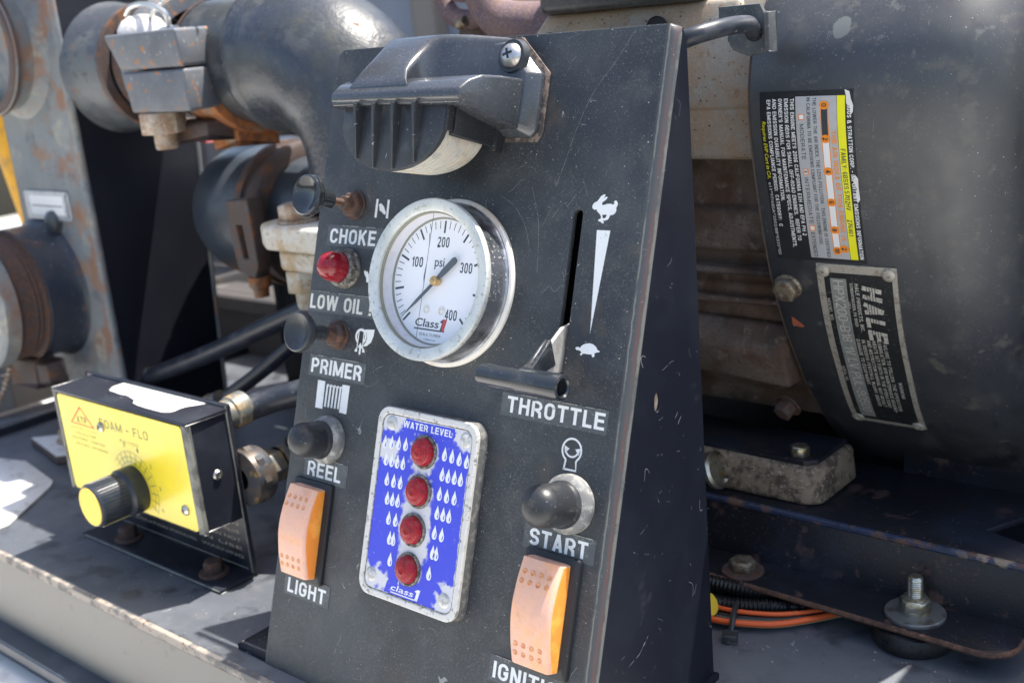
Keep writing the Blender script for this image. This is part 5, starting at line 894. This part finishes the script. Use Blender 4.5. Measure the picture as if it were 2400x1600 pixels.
# ---------------------------------------------------------------- engine
en = thing('engine', 'small black and bare metal petrol engine with labels on its curved blower housing', 'engine')
PR = [(y, z) for y, z in ((300, 345), (262, 338), (230, 324), (204, 305), (185, 286), (172, 268), (167, 252), (166, 238), (168, 221), (172, 202), (177, 181), (184, 159), (193, 139), (204, 120), (222, 93), (244, 69), (272, 45), (306, 28))]
CU = catmull([(0, y, z) for y, z in PR], 8)
SL = [0.]
for a, c_ in zip(CU, CU[1:]): SL.append(SL[-1] + (c_ - a).length)
i0 = min(range(len(CU)), key=lambda i: abs(CU[i].z - 248.5) + (0 if CU[i].y < 200 else 99)); S0 = SL[i0]
def surf(x, s_, h=0.):
    s_ = s_ + S0; i = 0
    while i < len(SL) - 2 and SL[i + 1] < s_: i += 1
    u = (s_ - SL[i]) / (SL[i + 1] - SL[i]); a, c_ = CU[i], CU[i + 1]; p = a.lerp(c_, u)
    def tn(j): return (CU[min(j + 1, len(CU) - 1)] - CU[max(j - 1, 0)]).normalized()
    d = tn(i).lerp(tn(i + 1), u).normalized(); nrm = Vector((0, d.z, -d.y)).normalized()
    if nrm.y > 0 and nrm.z < 0: nrm = -nrm
    if nrm.y > .0 and p.z < 250: nrm = -nrm
    return Vector((x, p.y, p.z)) + nrm * h
full = [(p.y, p.z) for p in CU[::2]] + [(340, 16), (420, 24), (470, 120), (480, 220), (440, 310), (370, 345)]
cy0, cz0 = 320, 190
def sec(x, off):
    out_ = []
    for y, z in full:
        d = Vector((y - cy0, z - cz0)); L_ = d.length; d = d / L_ * (L_ - off); out_.append((x, cy0 + d.x, cz0 + d.y))
    return out_
b = B(); RR = 30
ss = [sec(87.5, 3.0), sec(87.2, .8), sec(88.0, 0)] + [sec(x, 0) for x in (110, 140, 160)] + [sec(165 + RR * math.sin(R(a)), RR * (1 - math.cos(R(a)))) for a in range(6, 85, 6)] + [sec(196, 30), sec(198, 50), sec(199, 120)]
b.loft(ss); b.add('blower_housing', 'housing', en, sharp=70)
b = B(); q = [sec(87.0, 1.5), sec(86.2, 1.0), sec(86.2, 4)]; b.loft(q, cap=False); b.add('housing_lip', 'clamp_rust', en)
# raised bolting tab by the label
b = B(); 
def patch(bb, x0, x1, s0, s1, h, th=.35, nx=4, ns=30, xf=None):
    g_ = [[None] * (nx + 1) for _ in range(ns + 1)]; tt = bmesh.new()
    lay = []
    for hh in (h, h + th):
        lay.append([[tt.verts.new(surf((xf(j / nx, i / ns) if xf else x0 + (x1 - x0) * j / nx), s0 + (s1 - s0) * i / ns, hh)) for j in range(nx + 1)] for i in range(ns + 1)])
    for L_ in lay:
        for i in range(ns):
            for j in range(nx): tt.faces.new((L_[i][j], L_[i][j + 1], L_[i + 1][j + 1], L_[i + 1][j]))
    for i in range(ns):
        for j in (0, nx): tt.faces.new((lay[0][i][j], lay[0][i + 1][j], lay[1][i + 1][j], lay[1][i][j]))
    for j in range(nx):
        for i in (0, ns): tt.faces.new((lay[0][i][j], lay[0][i][j + 1], lay[1][i][j + 1], lay[1][i][j]))
    return bb.join(tt)
surf0 = surf
def surf(x, s_, h=0.): return surf0(x, 1.6 + (s_ + 2.5) * .845, h)
b = B(); patch(b, 92.6, 134, -2.5, 87.5, .05, .25); lab = b.add('emission_label', 'label_black', en, label='black, silver and yellow printed label with rows of small text')
b = B(); patch(b, 109.0, 127.0, .2, 85.5, .32, .04); b.add('silver_field', 'label_silver', lab)
b = B(); patch(b, 127.2, 130.6, .2, 85.5, .33, .05); b.add('yellow_stripe', 'label_yellow', lab)
# x runs right (= up of the letters), s runs down (= reading direction)
def ltext(bb, txt, x, s_, w_, h, bold=.02, shear=0., hgt=.42): (bb.text(txt, s_, 0, w_, h, bold=bold, shear=shear, fn=lambda c: surf(x + c.y, c.x, hgt)) if txt != txt.upper() else bb.caps(txt, s_, 0, w_, h, .12 + bold * 2.2, fn=lambda c: surf(x + c.y, c.x, hgt + c.z)))
for txt, x, s_, w_, h in (('BRIGGS & STRATTON CORP. - IMPORTANT EMISSIONS INFORMATION', 131.4, 2, 83, 1.75), ('THIS ENGINE MEETS 2006 CALIFORNIA EXH AND EPA PH 2', 106.6, 1, 72, 1.75), ('EMISSION REGS FOR SMALL OFF-ROAD ENGINES.  REFER TO', 103.9, 1, 75, 1.75),
        ("OWNER'S MANUAL FOR MAINTENANCE SPECS, ADJUSTMENTS,", 101.2, 1, 79, 1.75), ('AND EMISSION DURABILITY INFORMATION.', 98.5, 1, 53, 1.75), ('EPA EMISSIONS COMPLIANCE PERIOD:  CATEGORY:  C', 95.9, 1.4, 67, 1.7), ('e11*97/68SA*2002/88*0335*00', 93.5, 44, 41, 1.4)):
    b = B(); ltext(b, txt, x, s_, w_, h); b.add('label_text', 'label_white', lab)
b = B(); ltext(b, 'Requires EVP Cert in CA.', 93.4, 12, 30, 1.7, .03, .25); b.add('label_text', 'label_yellow', lab)
for txt, x, s_, w_, h in (('FAMILY: 6BSXS.5702HV', 127.8, 26, 32, 2.1), ('276461', 127.8, 63, 9, 2.0), ('THE LOWER THE AIR INDEX, THE LESS POLLUTION.  THIS ENGINE IS CERTIFIED', 116.6, .8, 84, 1.6),
        ('IN CALIFORNIA TO BE EMISSIONS COMPLIANT FOR THE FOLLOWING USE:', 113.9, .8, 77, 1.6), ('MODERATE', 110.5, 13.5, 18, 1.8), ('INTERMEDIATE', 110.5, 41, 25, 1.8), ('EXTENDED', 110.5, 71, 14, 1.8)):
    b = B(); ltext(b, txt, x, s_, w_, h, .01); b.add('label_text', 'print_black', lab)
def sbox(bb, s_, x, hs, hx, h, th=.03): return patch(bb, x, x + hx, s_, s_ + hs, h, th, 1, 2)
for i_, s_ in enumerate((8.6, 36.4, 67)):
    b = B(); sbox(b, s_, 110.2, 3.0, 2.6, .38); b.add('check_box', 'label_orange', lab)
    b = B(); sbox(b, s_ + .45, 110.6, 2.1, 1.8, .43); b.add('check_field', 'label_white', lab)
b = B(); ltext(b, 'X', 110.8, 36.95, 1.8, 1.5, .05, hgt=.5); b.add('check_mark', 'print_black', lab)
b = B(); ltext(b, 'THE AIR INDEX OF THIS ENGINE IS', 124.3, 17, 58, 2.1, .035); b.add('label_text', 'label_orange', lab)
b = B(); patch(b, 119.9, 123.4, 3, 83, .38, .03, 2, 30); b.add('scale_border', 'label_orange', lab)
b = B(); patch(b, 120.3, 123.0, 3.4, 82.6, .42, .03, 2, 30); b.add('scale_field', 'label_white', lab)
b = B(); patch(b, 120.3, 123.0, 6, 20, .46, .03, 2, 8); b.add('scale_bar', 'print_black', lab)
def disc(bb, s_, x, r_, h):
    tt = bmesh.new(); c_ = tt.verts.new(surf(x, s_, h)); vs = [tt.verts.new(surf(x + r_ * math.cos(R(a)), s_ + r_ * math.sin(R(a)), h)) for a in range(0, 360, 20)]
    for i in range(len(vs)): tt.faces.new((c_, vs[i], vs[(i + 1) % len(vs)]))
    return bb.join(tt)
for c_, s_, x in (('0', 4.6, 121.65), ('2', 21, 121.65), ('4', 37.5, 121.65), ('6', 54, 121.65), ('8', 69, 121.65), ('10', 80.6, 121.65), ('2', 79.5, 125.0)):
    bb = B(); disc(bb, s_, x, 2.1, .52); sd_o = bb.add('scale_dot', 'label_orange', lab)
    bb = B(); ltext(bb, c_, x - 1.15, s_ - (.85 if len(c_) == 1 else 1.3), 1.7 if len(c_) == 1 else 2.6, 2.2, .03, hgt=.58); bb.add('scale_number', 'print_black', lab)
def torn(pts, mtl='torn'):
    tt = bmesh.new(); tt.faces.new([tt.verts.new(surf(x, s_, .6)) for x, s_ in pts]); bb = B(); bb.join(tt); bb.add('torn_edge', mtl, lab)
torn([(130.4, -2.6), (132.5, -1.6), (133.2, 2), (134.2, 5), (134, 8), (133, 9.5), (132.6, 5.5), (131.2, 4), (131.0, 0)]); torn([(133.2, 39), (134.4, 41), (134.2, 45), (134.4, 52), (133.2, 54), (132.6, 50), (133.4, 46), (132.2, 43)])
surf = surf0
# etched metal data plate
XF = lambda u, v_: (110.8 + 36.2 * u) - 5.6 * v_
P0, P1 = 78.6, 185
b = B(); patch(b, 0, 0, P0, P1, .15, .7, 4, 30, XF); dp = b.add('data_plate', 'plate_tan', en, label='curved black and tan riveted metal data plate')
XF2 = lambda u, v_: (110.8 + 3.0 + (36.2 - 5.4) * u) - 5.6 * v_
b = B(); patch(b, 0, 0, P0 + 4.2, P1 - 3, .87, .04, 4, 30, XF2); b.add('plate_field', 'plate_black', dp)
XF3 = lambda u, v_: (110.8 + 5.6 + 7.4 * u) - 5.6 * v_
b = B(); patch(b, 0, 0, P0 + 7, P1 - 6, .93, .04, 2, 30, XF3); b.add('stamp_field', 'plate_grey', dp)
def ptext(bb, txt, x, s_, w_, h, bold=.02, shear=0., hgt=1.02): bb.caps(txt, s_, 0, w_, h, .12 + bold * 2.5, shear=shear, fn=lambda c: surf(x + c.y - 5.6 * (c.x - P0) / (P1 - P0), c.x, hgt + c.z))
b = B(); ptext(b, 'MODEL NO.', 114.2, P0 + 18, 13, 1.5, .01); ptext(b, 'SERIAL NO.', 114.2, P0 + 61, 11, 1.4, .01)
ptext(b, 'HALE PRODUCTS, INC.', 127.8, P0 + 9, 27, 1.8, .025); ptext(b, 'CONSHOHOCKEN, PA 19428', 125.6, P0 + 9, 24, 1.4, .02); ptext(b, 'USA', 123.8, P0 + 19, 4, 1.1, .02)
for i, s_ in enumerate(('FAILURE TO FOLLOW THE OPERATION', 'LUBRICATION, AND MAINTENANCE REQUIRE-', 'MENTS SET FORTH IN THE OPERATIONS', 'AND INSTRUCTION MANUAL MAY RESULT', 'IN SERIOUS PERSONAL INJURY AND/OR', 'DAMAGE TO EQUIPMENT.')): ptext(b, s_, 136.8 - i * 2.45, P0 + 41, (50, 52, 48, 48, 48, 32)[i], 1.7, .02)
ptext(b, 'WARNING', 140.0, P0 + 68, 12, 1.7, .02); b.add('etched_text', 'etch', dp)
b = B(); ptext(b, 'HALE', 131.0, P0 + 9.5, 31, 8.6, .04, .12); b.add('maker_name', 'etch', dp)
b = B()
for i in range(4):
    tt = bmesh.new(); x = 132.9 + i * 1.25
    vs = [[tt.verts.new(surf(x + dx - 5.6 * (s_ - P0) / (P1 - P0), s_, 1.1)) for s_ in (P0 + 9, P0 + 16, P0 + 24, P0 + 32, P0 + 39)] for dx in (0, .32)]
    for i2 in range(4): tt.faces.new((vs[0][i2], vs[0][i2 + 1], vs[1][i2 + 1], vs[1][i2]))
    b.join(tt)
b.add('name_stripe', 'plate_black', dp)
b = B(); ptext(b, 'HPX200-B18 1V LV PUL-90500', 118.0, P0 + 8, 88, 4.6, -.01); b.add('stamped_text', 'stamp', dp)
for i, (x, s_) in enumerate(((113.6, P0 + 3.4), (143.4, P0 + 3.4), (108.3, P1 - 3.2), (138.3, P1 - 3))):
    p = surf(x, s_, .9); nn = (surf(x, s_, 1.9) - p)
    bb = B(); bb.lathe([(0, .3), (.8, .35), (1.0, 1.2), (2.0, 1.2), (3.0, .6), (3.2, 0)], 24, frame(p, nn)); bb.add('rivet', 'plate_tan', dp)
# hex screw and decal on the housing flank
def eng_hex(x, s_, af, h_, mtl, fl=0):
    p = surf(x, s_, .0); nn = surf(x, s_, 1.) - p; bb = B(); bb.hexa(af, 0, h_)
    if fl: bb.lathe([(fl, 0), (fl, 1), (fl - .8, 1.8), (0, 2)], 28)
    bb.lathe([(0, h_ + .05), (af * .36, h_ + .03), (af * .4, h_ - .3)], 20); return bb.add('hex_screw', mtl, en, frame(p, nn))
eng_hex(95.0, 92.5, 10.5, 5.5, 'old_bolt', 6.6)
bb = B(); tt = bmesh.new(); tt.faces.new([tt.verts.new(surf(x, s_, .15)) for x, s_ in ((92.6, 110), (97.8, 115.4), (96.8, 116.8), (92.0, 116))]); bb.join(tt); bb.add('orange_mark', 'orange_dull', en)
bb = B(); bb.hexa(9, 0, 7); bb.lathe([(7, 0), (7, .8), (0, .9)], 24); bb.add('hex_screw', 'rust', en, frame((78, 216, 88), (-.2, -.8, -.5)))
# crankcase behind the housing lip with ledges
b = B(); full2 = full
def sec2(x, off, zc=None):
    return sec(x, off)
prof2 = [(300, 322), (262, 318), (232, 305), (214, 288), (205, 270), (203, 255), (203, 236), (207, 233), (212, 232), (212, 214), (212, 190), (209, 188), (207, 186), (207, 168), (213, 166), (213, 152), (210, 150), (210, 132), (216, 129), (222, 112), (232, 96), (244, 84), (244, 74), (300, 70), (420, 70), (440, 300)]
b.loft([[(-118, y, z) for y, z in prof2], [(86.4, y, z) for y, z in prof2]], bev=2.2, seg=2); b.add('crankcase', 'crankcase', en)
for k_, z in enumerate((143, 158)):
    b = B(); b.box(-118, 86, 205 - (k_ % 2), 216, z - 1.3, z + 1.3, .8); b.add('cooling_fin', 'crankcase', en)
b = B(); b.loft([[(20, 206, 104), (84, 206, 100), (84, 240, 100), (20, 240, 104)], [(20, 198, 122), (84, 200, 118), (84, 240, 118), (20, 240, 122)], [(20, 206, 134), (84, 206, 132), (84, 240, 132), (20, 240, 134)]], bev=2.5, seg=3); b.add('oil_gallery', 'crankcase', en)
b = B(); prof3 = [(290, 330), (250, 325), (222, 311), (202, 292), (192, 273), (189, 255), (190, 238), (200, 232), (214, 231), (240, 240), (300, 240)]
b.loft([[(30, y, z) for y, z in prof3], [(50, y, z) for y, z in prof3], [(86.6, y, z) for y, z in prof3]], bev=1.5); b.add('bearing_cover', 'aluminium', en)
b = B(); b.loft([[(x, y, 214) for x, y in ((-50, 192), (78, 192), (80, 290), (-60, 290))], [(x, y, 268) for x, y in ((-56, 190), (76, 190), (80, 290), (-60, 290))], [(x, y, 287) for x, y in ((-42, 196), (68, 196), (74, 290), (-44, 290))]], bev=3, seg=3)
hd_ = b.add('cylinder_head', 'aluminium', en)
for x, z, r_ in ((-36, 271.5, 6.5), (28, 275.0, 6.5)):
    b = B(); b.lathe([(r_, -.2), (r_ * .9, -.9), (0, -1)], 28, T(x, 190.6, z) @ RX(90) @ T(0, 0, 1.4)); b.add('bolt_hole', 'slot_dark', hd_)
b = B(); b.flat([rrect(-12, 26, 268, 277.5, 3)], 4, 1, Mx=Matrix(((1, 0, 0, 0), (0, 0, -1, 190.4), (0, 1, 0, 0), (0, 0, 0, 1)))); b.add('cast_boss', 'grommet', en)
b = B(); b.prism(rrect(-44, 52, 186, 290, 12), 286.5, 335, 4, 4); b.add('valve_cover', 'blackcover', en)
b = B(); b.tube([(-100, 210, 330), (-98, 210, 305), (-84, 209, 287), (-62, 210, 281), (-40, 214, 279)], lambda f: 10 + 6 * f * f, 24); b.add('exhaust_pipe', 'manifold', en)
b = B(); b.tube([(-131, 214, 318), (-130, 214, 302), (-122, 213, 291), (-108, 212, 288), (-98, 211, 290)], 5.5, 16); b.tube([(-122, 214, 303), (-104, 213, 300), (-96, 212, 300)], 4.0, 12); b.add('exhaust_bracket', 'manifold', en)
b = B(); b.lathe([(0, 0), (3, 0), (3, 6), (0, 6)], 12, T(-112, 205, 286) @ RY(75)); b.add('bracket_bolt', 'old_bolt', en)
b = B(); b.prism(rrect(222, 360, 215, 420, 18), 70, 300, 8, 3); b.add('rail_shade_block', 'blackcover', en)  # unseen block added to keep the sun off the rail
# cable with its clip
t = thing('throttle_cable', 'thick black cable arching from the console corner to a grey grommet clip', 'cable', I4)
b = B(); b.tube([(76, 108, 268), (92, 110, 272.6), (98, 118, 274.6), (100, 130, 275.6), (99.5, 144, 275.4), (97, 152, 273.6), (95.8, 158, 271)], 3.5, 20); b.add('cable', 'hose', t)
b = B(); b.flat([[(80, 283), (99, 283), (101, 279), (103.4, 279), (103.4, 270), (101, 263.6), (93, 262.4), (86, 265.2), (83.6, 269.5), (84.5, 272.8), (80, 276)], [(96 + 3.9 * math.cos(R(a)), 271.8 + 3.4 * math.sin(R(a))) for a in range(0, 360, 20)]], 2.4, .5, Mx=Matrix(((1, 0, 0, 0), (0, 0, -1, 158), (0, 1, 0, 0), (0, 0, 0, 1)))); b.add('clip', 'grommet', t)
b = B(); b.box(102.4, 104, 153.5, 160, 264, 279.5, .4); b.box(96, 103, 155.2, 156, 271.6, 272.1); b.add('clip_edge', 'grommet', t)
# ---------------------------------------------------------------- engine rail
ra = thing('engine_rail', 'black steel engine rail with a rusty edged bottom flange', 'mounting rail')
fl = [(-60, 164), (66, 164), (190, 161)] + [(190 + 13 * math.sin(R(a)), 174 - 13 * math.cos(R(a))) for a in (20, 40, 60, 80)] + [(203.4, 190), (-60, 190)]
b = B(); b.prism(fl, 10.2, 13.4, .6); b.add('bottom_flange', 'rail', ra)
b = B(); b.tube([(x, y - .2, 11.8) for x, y in fl[:8]], 1.45, 8, sm=1); b.add('flange_edge', 'rust_edge', ra)
b = B(); b.box(-60, 203.4, 187.2, 190, 12, 42, .8); b.add('web', 'rail', ra)
b = B(); b.prism([(-60, 190), (203.2, 190), (203.2, 205), (176, 214), (200, 262), (-60, 262)], 40, 43.4, .8); b.add('top_flange', 'rail', ra)
b = B(); b.tube([(-60, 188.4, 41.8), (60, 188.3, 42.0), (130, 188.4, 41.8), (203, 188.4, 41.6)], 2.0, 10); b.add('top_corner', 'rail_edge', ra)
b = B(); b.loft([[(-40, 196, 43.6), (96, 196, 43.6), (103, 202, 43.6), (104, 240, 43.6), (-40, 240, 43.6)], [(-40, 198, 64.5), (94, 198, 63), (101, 204, 63), (102, 240, 63), (-40, 240, 64.5)]], bev=3, seg=3); b.mi = 1; b.prism([(-38, 201), (93, 201), (98, 206), (99, 238), (-38, 238)], 60, 65.6, .5, Mx=I4); tag(b.add('mount_block', ('mount_block', 'rail')), 'rough brown cast engine foot sitting on the black rail', 'engine mount')
b = B(); b.box(120, 400, 260, 300, 43, 60); b.add('rear_bracket', 'rail', ra)
hexbolt(ra, (88, 207, 65.7), 8.5, 5.5, 'zinc', 0, name='bolt', rot=12)
hexbolt(ra, (73, 173, 13.4), 11.8, 5.2, 'old_bolt', 10.4, 'rust', rot=20, wth=1.3)
k = B(); k.lathe([(0, 2.2), (3.2, 2.2)], 12); k.bm.free()
k = B(); k.hexa(12.2, 3.0, 8.6, RZ(14)); k.lathe([(6.4, 1.9), (6.4, 3.2), (3, 3.2)], 28); k.lathe([(5.0, 8.4), (5.2, 9.2), (3.4, 9.8)], 28); k = k.add('mounting_nut', 'zinc', ra, T(158, 175.6, 13.4))
b = B(); pr = [(0, 19.4), (2.6, 19.2), (3.3, 18.4)]; z = 17.6
while z > 9.6: pr += [(3.5, z), (3.1, z - .5)]; z -= 1.0
pr += [(3.4, 9)]; b.lathe(pr, 24); b.add('threaded_stud', 'zinc', k)
b = B(); b.lathe([(0, .05), (13.2, .05), (13.3, 1.3), (12.9, 1.9), (5, 1.9)], 48); b.add('washer', 'washer', k)
b = B(); b.lathe([(0, 10.1), (14, 10.1), (17.0, 8.6), (18.6, 5.0), (18.0, 1.8), (17.0, .1), (0, .1)], 56, T(157, 176, 0)); tag(b.add('rubber_mount', 'rubber'), 'cracked round black rubber mount squeezed between the deck and the rail flange', 'rubber mount')
# ring of a hose clamp peeping from behind the console
b = B(); b.lathe([(8, 0), (9.6, .5), (10, 3), (8.4, 4)], 32, T(48, 190, 56) @ RY(70)); b.lathe([(0, 1), (7.6, 1)], 24, T(48, 190, 56) @ RY(70)); tag(b.add('sensor_cap', 'zinc'), 'small plated cap half hidden behind the right edge of the console', 'cap')
# ---------------------------------------------------------------- wiring on the deck
def loom(pts, r_, lab):
    P_ = catmull(pts, 60); prf = []; b_ = B()
    tt = bmesh.new(); rings = []; up = None; n_ = 12; acc = 0
    for i, q in enumerate(P_):
        d = (P_[min(i + 1, len(P_) - 1)] - P_[max(i - 1, 0)]).normalized()
        if i: acc += (q - P_[i - 1]).length
        if up is None: up = Vector((0, 0, 1))
        up = (up - d * up.dot(d)).normalized(); sd_ = d.cross(up); rr = r_ * (1 + .13 * math.sin(acc * 2 * math.pi / 2.0))
        rings.append([tt.verts.new(q + (up * math.cos(2 * math.pi * k / n_) + sd_ * math.sin(2 * math.pi * k / n_)) * rr) for k in range(n_)])
    for a, c_ in zip(rings, rings[1:]):
        for k in range(n_): tt.faces.new((a[k], a[(k + 1) % n_], c_[(k + 1) % n_], c_[k]))
    b_.join(tt); tag(b_.add('split_loom', 'loom', sharp=80), lab, 'cable sleeve', 'corrugated cable sleeves under the rail')
loom([(52, 158, 11), (74, 162, 10), (92, 170, 7.5), (112, 184, 6)], 3.4, 'upper corrugated black cable sleeve beneath the rail flange')
loom([(52, 150, 5), (74, 152, 5.4), (94, 162, 5), (118, 178, 5)], 3.6, 'lower corrugated black cable sleeve nearest the orange wires')
for i, (dy, z, r_, mt_, lab) in enumerate(((0, 6.6, 1.15, 'orange_wire', 'upper orange wire next to the corrugated sleeve'), (-3.0, 5.0, 1.1, 'black_wire', 'black wire with pale print between the orange wires'), (-5.0, 4.6, 1.1, 'grey_wire', 'grey green wire between the orange wires'),
        (-7.2, 3.6, 1.15, 'tan_wire', 'tan wire mostly hidden under the lower orange wire'), (-8.4, 4.9, 1.5, 'orange_wire', 'lower and brighter orange wire on the outside of the bundle'))):
    b = B(); b.tube([(56, 147 + dy, z), (76, 146.4 + dy, z), (92, 151 + dy * .9, z - .2), (106, 160 + dy * .8, z - .6), (124, 180 + dy * .4, z - 1)], r_, 12, sm=10); tag(b.add('wire', mt_), lab, 'wire', 'wires tied together on the deck')
b = B(); b.tube([(82, 150.5, 9.5), (83.5, 146, 9.6), (85.6, 140, 8.0), (87, 135.8, 4.6), (87, 134, 1.6)], 1.35, 8, sm=6); b.box(-3.4, 3.4, -2.6, 2.6, -1.8, 1.8, .4, Mx=T(88.2, 131.8, 2.4) @ RZ(25)); b.box(-.9, .9, -1.4, 4, -.4, .4, .1, Mx=T(88.6, 129.6, 1.4) @ RZ(25)); tag(b.add('zip_tie', 'tie'), 'black cable tie around the orange wires', 'cable tie')
b = B(); b.lathe([(0, 0), (5, 0), (6.4, 1), (6.4, 5), (5.4, 7), (0, 7.4)], 32, T(67.5, 140, 8) @ RY(60)); tag(b.add('yellow_connector', 'yellow_conn'), 'yellow connector cap just showing at the bottom right edge of the console', 'connector')
# grit and chips lying on the deck
b = B(); rg_ = random.Random(3); tt = bmesh.new()
for i in range(420):
    x, y = (rg_.uniform(90, 230), rg_.uniform(60, 158)) if i % 2 else (rg_.uniform(-380, -95), rg_.uniform(-6, 130)); q = rg_.uniform(.25, .8) * (1 if i % 9 else 1.8)
    vs = [tt.verts.new((x + q * math.cos(a) * rg_.uniform(.6, 1), y + q * math.sin(a) * rg_.uniform(.6, 1), .05)) for a in (0, 1.4, 2.9, 4.4)]; tp = tt.verts.new((x, y, .05 + q * .7))
    for j in range(4): tt.faces.new((vs[j], vs[(j + 1) % 4], tp))
b.join(tt); b.add('deck_grit', 'grit', sharp=0, kind='stuff')
# far right darkness behind the rail: rest of the machine frame
b = B(); b.box(-420, 420, 330, 344, 0, 74, 2); b.box(214, 400, 200, 340, 2, 10, 1); tag(b.add('frame_member', 'rail'), 'black frame member in deep shade behind the engine rail', 'frame')
